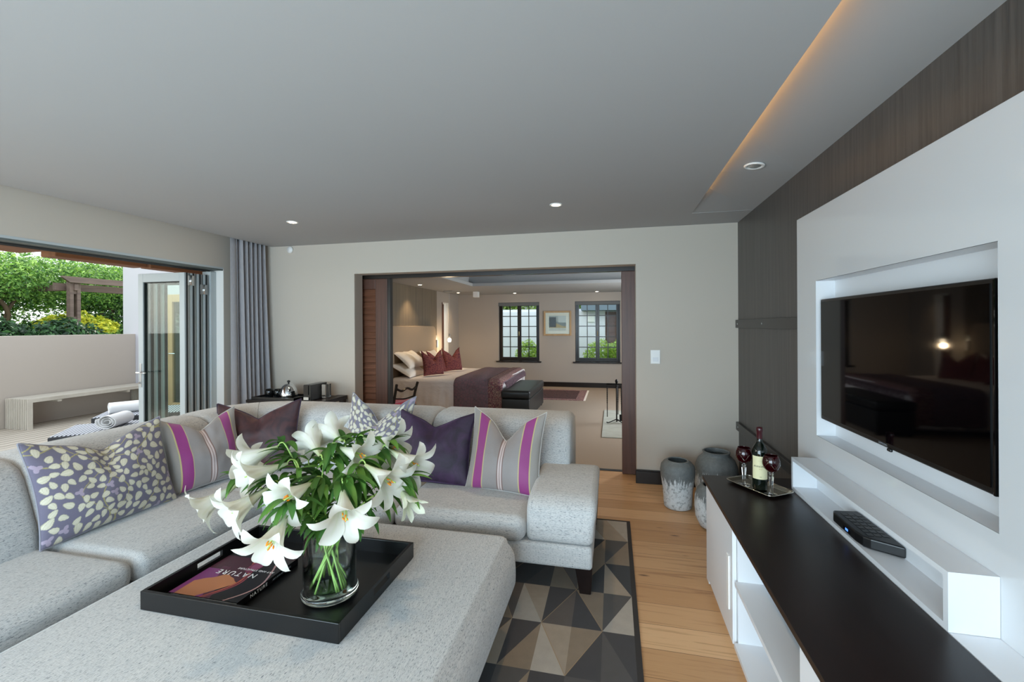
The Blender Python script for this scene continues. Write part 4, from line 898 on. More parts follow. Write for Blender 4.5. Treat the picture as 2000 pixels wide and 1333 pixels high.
for k in range(34):
    y = 1.2 + k*0.36; bl.append((-13.3 + rg.uniform(-0.3, 0.3), y, 2.62 + (0.42 if y < 5.4 else 0.02) + rg.uniform(-0.08, 0.12), 0.75, 0.55, 0.55 + rg.uniform(0, .1)))
    bl.append((-13.5, y, 2.30 + rg.uniform(-0.1, 0.06), 0.6, 0.45, 0.33))
    bl.append((-14.2, y, 2.75 + (0.40 if y < 5.6 else 0.0) + rg.uniform(-0.08, 0.12), 0.7, 0.55, 0.5))
def vt(y, x=-13.2, s=0): 
    return [([(x, y+s*0.1, -0.2), (x+0.1, y+0.12+s, 0.8), (x-0.05, y-0.05, 1.7), (x, y+0.2+s, 2.5)], 0.06), ([(x+0.15, y+0.1, -0.2), (x-0.1, y-0.12, 0.9), (x+0.1, y+0.15, 1.8), (x, y-0.25, 2.5)], 0.045), ([(x, y+0.2, -0.2), (x, y+0.28, 1.0), (x+0.05, y+0.1, 1.7), (x, y+0.5, 2.5)], 0.035)]
leaf_cloud('vine_canopy', 'broad green creeper canopy covering the pergola beyond the wall', 'creeper', bl, 110000, 0.040, G1, 3, trunk=vt(6.9)+vt(9.0, s=0.1))
leaf_cloud('hedge', 'tall loose hedge at the left end below the creeper', 'hedge', [(-13.5, 2.6+k*0.55, 1.6, 0.6, 0.55, 1.2) for k in range(8)] + [(-13.7, 7.0, 1.6, 0.4, 0.45, 1.0)] + [(-15.0, 6.6+k*0.7, 1.0, 0.6, 0.6, 1.15) for k in range(9)], 42000, 0.045, G2+G1[:2], 4)
leaf_cloud('hedge', 'green hedge climbing beside the white side wall', 'hedge', [(-13.3, 8.9+k*0.45, 1.5, 0.5, 0.4, 1.0) for k in range(6)], 12000, 0.05, G2+G1[:3], 8)
leaf_cloud('shrub', 'dark glossy shrub behind the terrace wall, left of the post', 'shrub', [(-11.7, 5.6+k*0.4, 1.15+0.10*sin(k*2), 0.45, 0.38, 0.5) for k in range(6)], 9000, 0.055, ['#2b4a2c', '#355a33', '#1f3823', '#46703c'], 5)
leaf_cloud('shrub', 'sunlit yellow-green shrub behind the pergola post', 'shrub', [(-12.7, 7.55, 1.30, 0.4, 0.35, 0.45), (-12.7, 8.05, 1.45, 0.4, 0.40, 0.45), (-12.6, 8.5, 1.35, 0.4, 0.35, 0.40), (-12.7, 8.3, 1.1, 0.3, 0.3, 0.35)], 9000, 0.06, YL, 6)
leaf_cloud('shrub', 'green shrub between the yellow one and the white wall', 'shrub', [(-12.0, 8.9, 1.1, 0.4, 0.4, 0.5), (-12.0, 9.4, 1.2, 0.4, 0.4, 0.6), (-12.0, 8.4, 0.95, 0.4, 0.4, 0.4)], 7000, 0.05, G2+G1, 7)
# ------------------------------------------------------------------ bedroom shell
BY = 10.8
struct('floor_bedroom', B((-4.0, 4.70, -0.05, 1.6, BY, 0.0)), 'carpet')
def wall_holes(x0, x1, y0, y1, z1, holes):   # wall along X with rectangular window holes (xa, xb, za, zb)
    bs = []; xs = x0
    for xa, xb, za, zb in holes:
        bs.append((xs, y0, 0, xa, y1, z1)); bs.append((xa, y0, 0, xb, y1, za)); bs.append((xa, y0, zb, xb, y1, z1)); xs = xb
    bs.append((xs, y0, 0, x1, y1, z1)); return bs
W1, W2 = (-2.83, -1.78, 0.62, 2.09), (-0.90, 0.17, 0.62, 2.09)
struct('wall_far', B(*wall_holes(-4.1, 1.6, BY, BY+0.28, 2.6, [W1, W2])), 'bedroom_paint')
struct('wall_bedside', B((-4.1, 4.52, 0, -3.89, 9.66, 2.6), (-4.1, 10.06, 0, -3.89, BY, 2.6), (-4.1, 9.66, 2.06, -3.89, 10.06, 2.6)), 'bedroom_paint')
struct('wall_fill_opening', B((1.5, 4.52, 0, 1.6, 6.5, 2.6), (1.5, 8.7, 0, 1.6, BY, 2.6), (1.5, 6.5, 0, 1.6, 8.7, 0.55), (1.5, 6.5, 2.05, 1.6, 8.7, 2.6)), 'bedroom_paint')  # bedroom's unseen right wall; its opening is added to admit the fill light
struct('baseboard_far', B((-3.88, BY-0.02, 0, 1.5, BY, 0.115)), 'dark_trim', bevel=0.003)
struct('ceiling_bedroom', B((-3.89, 4.52, 2.30, -2.74, BY, 2.36), (-2.74, 8.44, 2.30, 1.5, BY, 2.36), (-2.74, 4.52, 2.30, 1.5, 5.6, 2.36)), 'ceiling_paint')
struct('ceiling_tray', B((-4.1, 4.4, 2.52, 1.6, BY+0.1, 2.60), (-2.86, 5.5, 2.36, -2.84, 8.56, 2.52), (-2.86, 8.54, 2.36, 1.5, 8.56, 2.52)), 'ceiling_paint')
struct('trim_4', B((-3.02, 5.5, 2.36, -2.86, 8.7, 2.44), (-3.02, 8.56, 2.36, 1.5, 8.7, 2.44)), 'bedroom_paint')
struct('wall_passage', B((-4.9, 9.2, 0, -4.85, 10.5, 2.4)), 'bedroom_paint')
# side passage door, standing ajar, white reveal
struct('trim_5', B((-4.1, 10.05, 0, -3.885, 10.062, 2.06), (-4.1, 9.66, 2.05, -3.885, 10.06, 2.062)), 'white_reveal')
t = thing('passage_door', 'dark timber door in the bedroom side wall behind the hanging bulb', 'door', (-3.97, 9.5, 0))
obj('leaf', B((-3.995, 9.662, 0.0, -3.955, 9.95, 2.03)), 'timber_dark', t, bevel=0.003); obj('hinge', B((-3.955, 9.67, 1.62, -3.950, 9.70, 1.74), (-3.955, 9.67, 0.4, -3.950, 9.70, 0.52)), 'bolt_brass', t)
obj('jamb', B((-3.93, 9.655, 0, -3.875, 9.675, 2.06)), 'timber_dark', t)
def window(nm, w, blind_label, d0):
    xa, xb, za, zb = w; t = thing(nm, None, None, ((xa+xb)/2, BY+0.15, za)); t['kind'] = 'structure'; y0, y1 = BY+0.10, BY+0.16; f = 0.045; zt = zb
    obj('window_frame', B((xa, y0, za, xa+f, y1, zt), (xb-f, y0, za, xb, y1, zt), (xa+f, y0, zt-f, xb-f, y1, zt), (xa+f, y0, za, xb-f, y1, za+f)), 'timber_dark_flat' if False else 'dark_trim', t, bevel=0.004)
    xm = (xa+xb)/2
    for (c0, c1) in ((xa+f, xm-0.002), (xm+0.002, xb-f)):
        s = 0.045; ca = obj('casement', B((c0, y0-0.01, za+f, c0+s, y1-0.02, zt-f), (c1-s, y0-0.01, za+f, c1, y1-0.02, zt-f), (c0+s, y0-0.01, zt-f-s, c1-s, y1-0.02, zt-f), (c0+s, y0-0.01, za+f, c1-s, y1-0.02, za+f+s)), 'dark_trim', t, bevel=0.003)
        a0, a1, b0, b1 = c0+s, c1-s, za+f+s, zt-f-s; bs = [((a0+a1)/2-0.010, y0+0.005, b0, (a0+a1)/2+0.010, y1-0.03, b1)]
        for k in range(1, 5): bs.append((a0, y0+0.006, b0+(b1-b0)*k/5-0.010, a1, y1-0.031, b0+(b1-b0)*k/5+0.010))
        obj('glazing_bars', B(*bs), 'dark_trim', ca); obj('pane', B((a0, y0+0.018, b0, a1, y0+0.022, b1)), 'window_glass', ca)
    bm = bm_new(); tube(bm, [(xm, y0-0.02, 1.25), (xm, y0-0.035, 1.25), (xm, y0-0.035, 1.36)], 0.008, 6); obj('latch', bm, 'bolt_brass', t)
    obj('window_sill', B((xa-0.05, BY-0.05, za-0.035, xb+0.05, y0, za)), 'dark_trim', t, bevel=0.008)
    tag(obj('roller_blind', B((xa+0.002, BY+0.012, zb-0.085, xb-0.002, BY+0.085, zb-0.002)), 'blind_fabric', bevel=0.01), blind_label, 'blind', 'rolled-up window blinds')
window('window_1', W1, 'rolled-up grey blind over the bedroom window nearer the bed', 0)
window('window_2', W2, 'rolled-up grey blind over the bedroom window beside the timber door frame', 1)
# outside the bedroom windows
struct('wall_courtyard', B((-6.5, 13.2, -0.3, -0.22, 13.4, 1.93), (0.22, 13.2, -0.3, 4, 13.4, 1.93), (-6.5, 13.25, 1.93, -0.9, 13.4, 2.0)), 'blue_render')
t = thing('courtyard_door', 'reddish brown panelled door seen through the bedroom window', 'door', (0, 13.25, 0))
obj('leaf', B((-0.22, 13.22, -0.3, 0.22, 13.27, 1.9)), 'timber_dark', t); bm = bm_new()
for k in range(6): box(bm, -0.17, 13.205, 0.1+k*0.3, 0.17, 13.222, 0.32+k*0.3)
obj('panels', bm, 'timber_dark', t, bevel=0.006)
tag(obj('low_roof', B((-0.9, 12.9, 1.94, 3.0, 14.5, 2.10)), 'roof_slate'), 'blue-grey roof edge above the courtyard wall', 'roof')
tag(obj('wall_box', B((-0.72, 13.17, 1.60, -0.52, 13.21, 1.82)), 'plastic_white', bevel=0.01), 'white meter box on the courtyard wall', 'box')
leaf_cloud('shrub', 'bright green bush outside the bedroom window nearer the bed', 'shrub', [(-2.35, 12.2, 0.55, 0.35, 0.3, 0.55), (-1.95, 12.1, 0.45, 0.45, 0.3, 0.55)], 5000, 0.035, ['#9cbb4e', '#b3cc5c', '#84a845', '#c5d86c'], 21, 'courtyard bushes')
leaf_cloud('shrub', 'bright green bush outside the window beside the timber frame', 'shrub', [(-0.35, 12.1, 0.55, 0.45, 0.3, 0.55), (0.15, 12.1, 0.5, 0.4, 0.3, 0.6)], 5000, 0.035, ['#9cbb4e', '#b3cc5c', '#84a845', '#c5d86c'], 22, 'courtyard bushes')
tag(obj('sun_block', B((-8.0, 16.2, -0.3, 5.0, 19.0, 5.2)), 'white_render'), 'pale block added behind the courtyard to keep the sun out', 'sun blocker')  # block added so the low sun stays off the bedroom floor
leaf_cloud('tree', 'leafy branches above the courtyard wall', 'tree', [(-2.6, 14.6, 2.3, 1.2, 0.6, 0.5), (-4.2, 14.6, 2.4, 1.2, 0.6, 0.6), (-1.1, 14.8, 2.35, 0.6, 0.5, 0.35)], 9000, 0.05, ['#7d9a45', '#9cb45c', '#5f7f3a', '#b7c877'], 23)
# sliding louvred doors
def louvre_door(x0, x1, label, flush=False):
    t = thing('louvred_door', label, 'door', ((x0+x1)/2, 4.60, 0.004), 0, 'sliding timber doors of the wide opening'); y0, y1 = 4.565, 4.61
    s = 0.15; obj('frame', B((x0, y0, 0.006, x0+s, y1, 2.045), (x1-s, y0, 0.006, x1, y1, 2.045), (x0+s, y0, 1.93, x1-s, y1, 2.045), (x0+s, y0, 0.006, x1-s, y1, 0.16)), 'timber_dark', t, bevel=0.004)
    bm = bm_new(); n = 25
    for k in range(n):
        z = 0.18 + (1.93-0.18)*(k+0.5)/n; obox(bm, ((x0+x1)/2, (y0+y1)/2, z), ((x1-x0)/2-s+0.005, 0, 0), (0, 0.024*cos(R(55)), 0.047*sin(R(55))), (0, -0.004*sin(R(55)), 0.004*cos(R(55))))
    for v in bm.verts: v.co.y = min(max(v.co.y, y0-0.012), y1+0.012)
    obj('louvres', bm, 'timber_dark_flat', t); return t
louvre_door(-3.10, -2.50, 'louvred dark timber sliding door at the bed side of the opening'); louvre_door(0.085, 0.68, 'dark timber sliding door whose edge shows beside the switch wall')
tag(obj('door_edge_post', B((-2.495, 4.56, 0.005, -2.465, 4.63, 2.05)), 'dark_trim', bevel=0.002), 'thin black upright post at the edge of the louvred door', 'post')
struct('trim_6', B((-3.3, 4.545, 2.045, 0.9, 4.63, 2.09)), 'dark_trim')
# bedroom ceiling spots, warm
for i, (x, y, e) in enumerate(((-3.60, 7.83, 30), (-3.59, 9.95, 20), (-2.33, 10.48, 22), (-0.36, 10.48, 22))):
    downlight((x, y, 2.30), ['warm ceiling spotlight above the headboard', 'warm spotlight in the bedroom ceiling corner', 'warm ceiling spotlight above the window nearer the bed', 'warm ceiling spotlight above the window beside the timber frame'][i], True, e, True, 'bedroom ceiling spotlights', 0.05)
for p in ((-0.2, 5.2), (-2.2, 5.2), (-3.4, 5.6), (0.9, 9.4), (0.9, 6.0)): light('spot_light', 'SPOT', (p[0], p[1], 2.28), 15, WARM, spot_size=R(110), spot_blend=0.8, shadow_soft_size=0.04)  # unseen spots without fixtures, added to light the bedroom
tag(obj('ceiling_speaker', B((-3.16, 9.75, 2.17, -3.04, 9.88, 2.30)), 'plastic_white', bevel=0.006), 'small white box fixed under the bedroom ceiling lip', 'box')
# headboard wall and bed
struct('wall_panelling', B((-3.89, 6.0, 0, -3.865, 9.29, 2.30)), 'bedroom_veneer')
bed = thing('bed', 'large double bed with white linen and tall beige headboard', 'bed', (-2.8, 8.0, 0))
hb = []
for k in range(0, 9): a_ = R(90-k*90/8); hb.append((8.90+0.16*cos(a_), 1.35+0.16*sin(a_)))
hb += [(9.06, 0.0), (6.85, 0.0)] + [(7.01-0.16*cos(R(k*90/8)), 1.35+0.16*sin(R(k*90/8))) for k in range(0, 9)]
bm = bm_new(); prism(bm, hb, 0, -3.864, -3.79); obj('headboard', bm, 'linen_headboard', bed, bevel=0.012, seg=3)
bm = bm_new(); soft(bm, (-3.78, 7.05, 0.05), (-1.84, 8.95, 0.50), 0.05, 0); obj('base', bm, 'bed_linen', bed, smooth=True)
# duvet as a draped sheet with soft folds down the near side
nu, nv = 90, 130; Xs = np.linspace(-3.75, -1.80, nu); P = np.zeros((nv, nu, 3))
for j in range(nv):
    s_ = j/(nv-1)*(0.5+1.98+0.5)
    for i, x in enumerate(Xs):
        fo = 0.018*sin(x*26+2*sin(x*5)) + 0.012*sin(x*47)
        if s_ < 0.5: y = 7.0 - 0.05*(1-s_/0.5) + fo*(1-s_/0.5); z = 0.10 + s_
        elif s_ < 2.48: y = 7.0 + (s_-0.5); z = 0.60
        else: y = 8.98 + 0.03; z = 0.60-(s_-2.48)
        c_ = 0.09; 
        if s_ >= 0.5-c_ and s_ < 0.5+c_: k_ = (s_-(0.5-c_))/(2*c_)*pi/2; y = 7.0 + c_*(1-cos(k_)) - 0.0; z = 0.60 - c_*(1-sin(k_))
        z += 0.008*noise.noise(Vector((x*3, y*3, 0)))*(1 if z > 0.55 else 0)
        if s_ < 0.5: y -= 0.02*noise.noise(Vector((x*4+z*6, z*2, 5)))*2*(0.6-z)
        P[j, i] = (x, y, z)
obj_d = grid_obj('duvet', P, None, 'bed_linen', bed); m_ = obj_d.modifiers.new('thick', 'SOLIDIFY'); m_.thickness = 0.012
def bed_pillow(x, y, z, w, h, T, yaw, lean, label, mat, cat='pillow', group='white bed pillows', notch=0.0, ears=0.01):
    r = thing('pillow' if cat == 'pillow' else 'cushion', label, cat, group=group); pillow(r, w, h, T, notch, mat, None, 50, 44, int(x*10+y*7) % 50, ears, mat, jitter=0.7); place(r, (x, y, z), yaw, lean)
bed_pillow(-3.44, 7.42, 0.612, 0.72, 0.44, 0.20, R(90), R(62), 'lower white pillow at the near side of the bed', 'pillow_linen')
bed_pillow(-3.47, 7.50, 0.76, 0.72, 0.42, 0.18, R(88), R(50), 'upper white pillow leaning on the headboard at the near side', 'pillow_linen')
bed_pillow(-3.50, 8.45, 0.612, 0.72, 0.44, 0.20, R(90), R(30), 'white pillow against the headboard at the far side', 'pillow_linen')
bed_pillow(-3.18, 7.50, 0.615, 0.46, 0.42, 0.20, R(62), R(10), 'dark red paisley cushion nearer the viewer on the bed', 'paisley_red', 'cushion', 'paisley cushions on the bed', 0.16, 0.04)
bed_pillow(-3.24, 7.95, 0.615, 0.42, 0.42, 0.15, R(74), R(22), 'orange-lit paisley cushion tucked behind the first one', 'paisley_red', 'cushion', 'paisley cushions on the bed', 0.14, 0.04)
bed_pillow(-3.10, 8.30, 0.615, 0.46, 0.42, 0.20, R(62), R(12), 'dark red paisley cushion farther back on the bed', 'paisley_red', 'cushion', 'paisley cushions on the bed', 0.14, 0.05)
# throw over the foot end
t = thing('bed_throw', 'dark paisley throw with red border and fringe over the foot of the bed', 'throw', (-2.15, 8.0, 0.6)); nu, nv = 30, 120; P = np.zeros((nv, nu, 3))
def drape(s_, x):
    c_ = 0.10
    if s_ < 0.46-c_: return 6.925 - 0.015*sin(x*17), 0.14+s_
    if s_ < 0.46+c_: k_ = (s_-(0.46-c_))/(2*c_)*pi/2; return 6.925 + 0.15*(1-cos(k_)), 0.622 - 0.12*(1-sin(k_))
    return 7.075 + (s_-0.46-c_), 0.622
for j in range(nv):
    for i in range(nu):
        x = -2.62 + 0.84*i/(nu-1); y, z = drape(j/(nv-1)*2.45, x)
        if x > -1.86: z -= (x+1.86)*0.6; 
        P[j, i] = (x + 0.03*sin(y*2), y, z + 0.004*sin(x*20+y*3))
ob = grid_obj('cloth', P, None, 'paisley_throw', t); m_ = ob.modifiers.new('thick', 'SOLIDIFY'); m_.thickness = 0.006; m_.offset = 1
nu2 = 12; P = np.zeros((nv, nu2, 3))
for j in range(nv):
    for i in range(nu2):
        x = -2.02 + 0.24*i/(nu2-1); y, z = drape(j/(nv-1)*2.45, x)
        if x > -1.86: z -= (x+1.86)*0.6
        P[j, i] = (x+0.03*sin(y*2), y-0.010*(z < 0.6), z + 0.011)
ob = grid_obj('border', P, None, 'paisley_border', t); m_ = ob.modifiers.new('thick', 'SOLIDIFY'); m_.thickness = 0.002; m_.offset = 1
P = np.zeros((8, 30, 3))
for j in range(8):
    for i in range(30): x = -2.62+0.84*i/29; P[j, i] = (x+0.03*sin(6.94*2), 6.938-0.015*sin(x*17), 0.145+0.15*j/7)
ob = grid_obj('border', P, None, 'paisley_border', t); m_ = ob.modifiers.new('thick', 'SOLIDIFY'); m_.thickness = 0.002
bm = bm_new(); rg = random.Random(3)
for k in range(110):
    y = 7.0 + k*0.0175; bm_x = -1.765 + 0.03*sin(y*2); tube(bm, [(bm_x, y, 0.575), (bm_x+0.03, y+rg.uniform(-.01, .01), 0.53), (bm_x+0.035, y+rg.uniform(-.015, .015), 0.47)], 0.004, 4)
obj('fringe', bm, 'paisley_throw', t)
# storage bench at the foot
t = thing('storage_bench', 'black leather storage bench at the foot of the bed', 'bench', (-1.5, 7.5, 0))
bm = bm_new(); soft(bm, (-1.745, 6.83, 0.03), (-1.29, 8.27, 0.335), 0.02, 0.004); obj('body', bm, 'leather_black', t, smooth=True)
bm = bm_new(); soft(bm, (-1.755, 6.82, 0.338), (-1.28, 8.28, 0.468), 0.035, 0.008); obj('lid', bm, 'leather_black', t, smooth=True)
for x in (-1.70, -1.33):
    for y in (6.88, 8.22): obj('leg', B((x-0.02, y-0.02, 0, x+0.02, y+0.02, 0.032)), 'dark_trim', t)
t = thing('persian_rug', 'small dark red patterned rug on the bedroom carpet', 'rug', (-1.3, 9.5, 0))
obj('field', B((-2.1, 8.98, 0.002, -0.74, 10.13, 0.010)), 'persian', t); obj('border', B((-2.2, 8.85, 0.001, -0.58, 8.98, 0.009), (-2.2, 10.13, 0.001, -0.58, 10.27, 0.009), (-0.74, 8.98, 0.001, -0.58, 10.13, 0.009)), 'paisley_border', t)
obj('fringe', B((-0.58, 8.86, 0.001, -0.54, 10.26, 0.004)), 'pillow_linen', t)
tag(obj('hearth_slab', B((-0.155, 6.0, 0.0, 1.45, 7.92, 0.012)), 'stone_slab', bevel=0.002), 'pale stone hearth slab set in the bedroom carpet', 'hearth')
# fireside tools
t = thing('fire_tool_stand', 'black wrought iron fireside tool stand on the pale hearth', 'fire tools', (0.05, 6.9, 0.012))
bm = bm_new(); tube(bm, [(0.05, 6.9, 0.03), (0.05, 6.9, 0.62)], 0.010, 8); tube(bm, [(0.05, 6.9, 0.60), (0.05, 6.9, 0.64), (0.05, 6.9, 0.66), (0.05, 6.9, 0.68)], [0.010, 0.022, 0.022, 0.004], 10)
for k in range(3): a_ = R(200+k*120); tube(bm, catmull([(0.05, 6.9, 0.07), (0.05+0.05*cos(a_), 6.9+0.05*sin(a_), 0.05), (0.05+0.13*cos(a_), 6.9+0.13*sin(a_), 0.022), (0.05+0.16*cos(a_), 6.9+0.16*sin(a_), 0.03)], 4), 0.008, 6)
tube(bm, [(-0.10, 6.9, 0.60), (0.22, 6.9, 0.60)], 0.012, 6); tube(bm, [(0.05, 6.78, 0.585), (0.05, 7.02, 0.585)], 0.010, 6); obj('stand', bm, 'iron', t, smooth=True)
for nm, x, y, zb in (('poker', -0.09, 6.9, 0.10), ('shovel', 0.12, 6.86, 0.10), ('brush', 0.19, 6.92, 0.12), ('tongs', 0.07, 7.0, 0.12)):
    bm = bm_new(); pts = [(x, y, 0.585), (x, y, 0.45), (x, y, 0.30), (x, y, zb)]; tube(bm, pts, [0.007, 0.008, 0.007, 0.006], 6)
    for k in range(8): obox(bm, (x, y, 0.32+k*0.03), (0.009, 0, 0), (0, 0.009, 0), (0, 0, 0.005))
    if nm == 'shovel': obox(bm, (x, y, 0.10), (0.03, 0, 0), (0, 0.004, 0), (0, 0, 0.05))
    if nm == 'brush': obox(bm, (x, y, 0.11), (0.022, 0, 0), (0, 0.022, 0), (0, 0, 0.04))
    obj(nm, bm, 'iron', t, smooth=False)
# picture
t = thing('framed_picture', 'small framed landscape picture between the two bedroom windows', 'picture', (-1.325, BY-0.02, 1.25)); x0, x1, z0, z1, f = -1.664, -0.986, 1.254, 1.863, 0.045
obj('frame', B((x0, BY-0.035, z0, x0+f, BY-0.002, z1), (x1-f, BY-0.035, z0, x1, BY-0.002, z1), (x0+f, BY-0.035, z1-f, x1-f, BY-0.002, z1), (x0+f, BY-0.035, z0, x1-f, BY-0.002, z0+f)), 'frame_tan', t, bevel=0.006)
obj('mount_board', B((x0+f, BY-0.016, z0+f, x1-f, BY-0.006, z1-f)), 'pillow_linen', t)
nu, nv = 60, 60; X_, Y_ = np.meshgrid(np.linspace(0, 1, nu), np.linspace(0, 1, nv)); C = np.empty((nv, nu, 3)); C[:] = lin('#7f8583'); C[(Y_ > 0.62)] = lin('#a9acaa'); C[(Y_ < 0.40+0.1*np.sin(X_*5))] = lin('#b79c6b'); C[(X_ < 0.42) & (Y_ > 0.25) & (Y_ < 0.9)] = lin('#23282a'); C[(Y_ < 0.2)] = lin('#cfcdc4'); C[(X_ > 0.55) & (Y_ > 0.55)] = lin('#c9ccca')
P = np.stack([x0+0.13+X_*(x1-x0-0.26), np.full_like(X_, BY-0.0175), z0+0.12+Y_*(z1-z0-0.24)], -1); grid_obj('print', P, C, 'art_print', t)
obj('pane', B((x0+f, BY-0.025, z0+f, x1-f, BY-0.022, z1-f)), 'window_glass', t)
# pendant lamp
t = thing('pendant_lamp', 'bare warm bulb hanging on a cord beside the headboard', 'lamp', (-3.60, 9.38, 2.30))
bm = bm_new(); tube(bm, [(-3.60, 9.38, 2.30), (-3.60, 9.38, 1.32)], 0.003, 6); obj('cord', bm, 'grey_aluminium', t); obj('ceiling_plate', B((-3.70, 9.30, 2.275, -3.50, 9.46, 2.30)), 'brushed_steel', t)
bm = bm_new(); lathe(bm, [(0.001, 0.10), (0.022, 0.095), (0.024, 0.0), (0.001, 0)], (-3.60, 9.38, 1.23), 16, capb=False); obj('socket', bm, 'brushed_steel', t, smooth=True)
bm = bm_new(); lathe(bm, [(0.001, -0.06), (0.025, -0.052), (0.040, -0.02), (0.036, 0.01), (0.02, 0.03), (0.001, 0.03)], (-3.60, 9.38, 1.20), 18, capb=False); obj('bulb', bm, 'lamp_warm', t, smooth=True)
light('pendant_light', 'POINT', (-3.60, 9.36, 1.11), 9, WARM, shadow_soft_size=0.05)
t = thing('reading_lamp', 'small white reading lamp at the far edge of the headboard', 'lamp', (-3.84, 9.12, 1.15)); obj('shade', B((-3.84, 9.085, 1.03, -3.77, 9.145, 1.20)), 'reading_lamp', t, bevel=0.01); obj('wall_plate', B((-3.864, 9.08, 1.20, -3.80, 9.16, 1.30)), 'brushed_steel', t)
# bedroom chair
t = thing('bedroom_chair', 'low dark wooden chair with a magenta seat, just behind the sofa back', 'chair', (-2.97, 5.68, 0), R(65))
bm = bm_new(); soft(bm, (-0.20, -0.18, 0.40), (0.20, 0.20, 0.455), 0.025, 0.012); obj('seat', bm, 'magenta_cloth', t, smooth=True, world=False)
obj('seat_frame', B((-0.20, -0.18, 0.36, 0.20, 0.20, 0.40)), 'dark_trim', t, world=False, bevel=0.004)
for x in (-0.17, 0.17):
    bm = bm_new(); tube(bm, catmull([(x, -0.16, 0), (x, -0.15, 0.36), (x, -0.165, 0.5), (x*1.02, -0.20, 0.62), (x*1.06, -0.235, 0.72)], 4), 0.018, 4); obj('back_post', bm, 'dark_trim', t, world=False)
    obj('leg', B((x-0.018, 0.16, 0, x+0.018, 0.196, 0.36)), 'dark_trim', t, world=False)
bm = bm_new(); tube(bm, catmull([(-0.17, -0.215, 0.655), (-0.09, -0.225, 0.62), (0, -0.228, 0.65), (0.09, -0.225, 0.62), (0.17, -0.215, 0.655)], 5), 0.016, 6); obj('crest_rail', bm, 'dark_trim', t, world=False)
bm = bm_new(); tube(bm, catmull([(-0.17, -0.175, 0.52), (0, -0.18, 0.50), (0.17, -0.175, 0.52)], 5), 0.011, 6); obj('back_rail', bm, 'dark_trim', t, world=False)

# ------------------------------------------------------------------ console behind the sofa
t = thing('console_table', 'dark side table against the wall behind the sofa', 'table', (-3.3, 4.1, 0))
obj('tabletop', B((-3.78, 3.90, 0.705, -2.86, 4.335, 0.735), (-2.98, 3.90, 0.735, -2.86, 4.335, 0.745)), 'espresso', t, bevel=0.003)
for x in (-3.74, -2.90):
    for y in (3.94, 4.30): obj('leg', B((x-0.025, y-0.025, 0, x+0.025, y+0.025, 0.705)), 'espresso', t)
t = thing('kettle_tray', 'small black tray under the kettle and dark glasses', 'tray', (-3.45, 4.07, 0.735)); bm = bm_new()
obj('tray_body', B((-3.74, 3.93, 0.736, -3.22, 4.22, 0.744), (-3.74, 3.93, 0.744, -3.72, 4.22, 0.762), (-3.24, 3.93, 0.744, -3.22, 4.22, 0.762), (-3.72, 3.93, 0.744, -3.24, 3.945, 0.762), (-3.72, 4.205, 0.744, -3.24, 4.22, 0.762)), 'black_satin', t)
t = thing('kettle', 'domed polished steel kettle with a black knob on the side table', 'kettle', (-3.395, 4.07, 0.745)); bm = bm_new()
lathe(bm, [(0.001, 0.0), (0.088, 0.0), (0.092, 0.012), (0.090, 0.04), (0.080, 0.085), (0.062, 0.12), (0.036, 0.143), (0.001, 0.150)], seg=36, capb=False); obj('body', bm, 'chrome', t, smooth=True, world=False)
bm = bm_new(); lathe(bm, [(0.001, 0.150), (0.008, 0.151), (0.008, 0.160), (0.016, 0.168), (0.016, 0.178), (0.001, 0.185)], seg=16, capb=False); obj('knob', bm, 'black_plastic', t, smooth=True, world=False)
bm = bm_new(); tube(bm, catmull([(-0.05, 0.06, 0.12), (-0.09, 0.10, 0.11), (-0.10, 0.11, 0.06), (-0.075, 0.08, 0.02)], 4), 0.011, 8); obj('handle', bm, 'black_plastic', t, smooth=True, world=False)
bm = bm_new(); tube(bm, [(0.05, -0.05, 0.08), (0.08, -0.08, 0.115)], [0.016, 0.009], 8); obj('spout', bm, 'chrome', t, smooth=True, world=False)
def tumbler(x, y, label):
    t = thing('tumbler', label, 'glass', (x, y, 0.745), 0, 'upturned dark glasses'); bm = bm_new()
    lathe(bm, [(0.038, 0), (0.044, 0.03), (0.044, 0.065), (0.036, 0.088), (0.001, 0.094), (0.001, 0.090), (0.034, 0.084), (0.041, 0.064), (0.041, 0.03), (0.035, 0)], seg=24, closed=False, capb=False); obj('glass', bm, 'smoked_glass', t, smooth=True, world=False)
tumbler(-3.625, 4.06, 'upturned dark glass nearer the curtain'); tumbler(-3.525, 4.07, 'upturned dark glass beside the kettle')
t = thing('coffee_machine', 'narrow black box-shaped coffee machine on the side table', 'coffee machine', (-3.05, 4.08, 0.735))
obj('body', B((-3.125, 3.96, 0.736, -3.035, 4.22, 0.900)), 'black_satin', t, bevel=0.004); obj('front_panel', B((-3.12, 3.953, 0.80, -3.065, 3.960, 0.895)), 'smoked_glass', t)
obj('drip_grille', B((-3.115, 3.945, 0.745, -3.055, 3.960, 0.775)), 'brushed_steel', t, bevel=0.002); obj('water_tank', B((-3.033, 4.13, 0.745, -2.985, 4.22, 0.885)), 'smoked_glass' if False else 'clear_glass', t)
t = thing('glass_jar', 'small clear jar with a dark stopper between kettle and coffee machine', 'jar', (-3.20, 4.10, 0.735 + 0.001)); bm = bm_new()
lathe(bm, [(0.001, 0), (0.026, 0), (0.028, 0.03), (0.018, 0.05), (0.012, 0.06), (0.001, 0.06)], seg=18, capb=False); obj('glass', bm, 'clear_glass', t, smooth=True, world=False)
bm = bm_new(); lathe(bm, [(0.001, 0.061), (0.008, 0.062), (0.013, 0.075), (0.011, 0.088), (0.001, 0.092)], seg=14, capb=False); obj('stopper', bm, 'black_plastic', t, smooth=True, world=False)

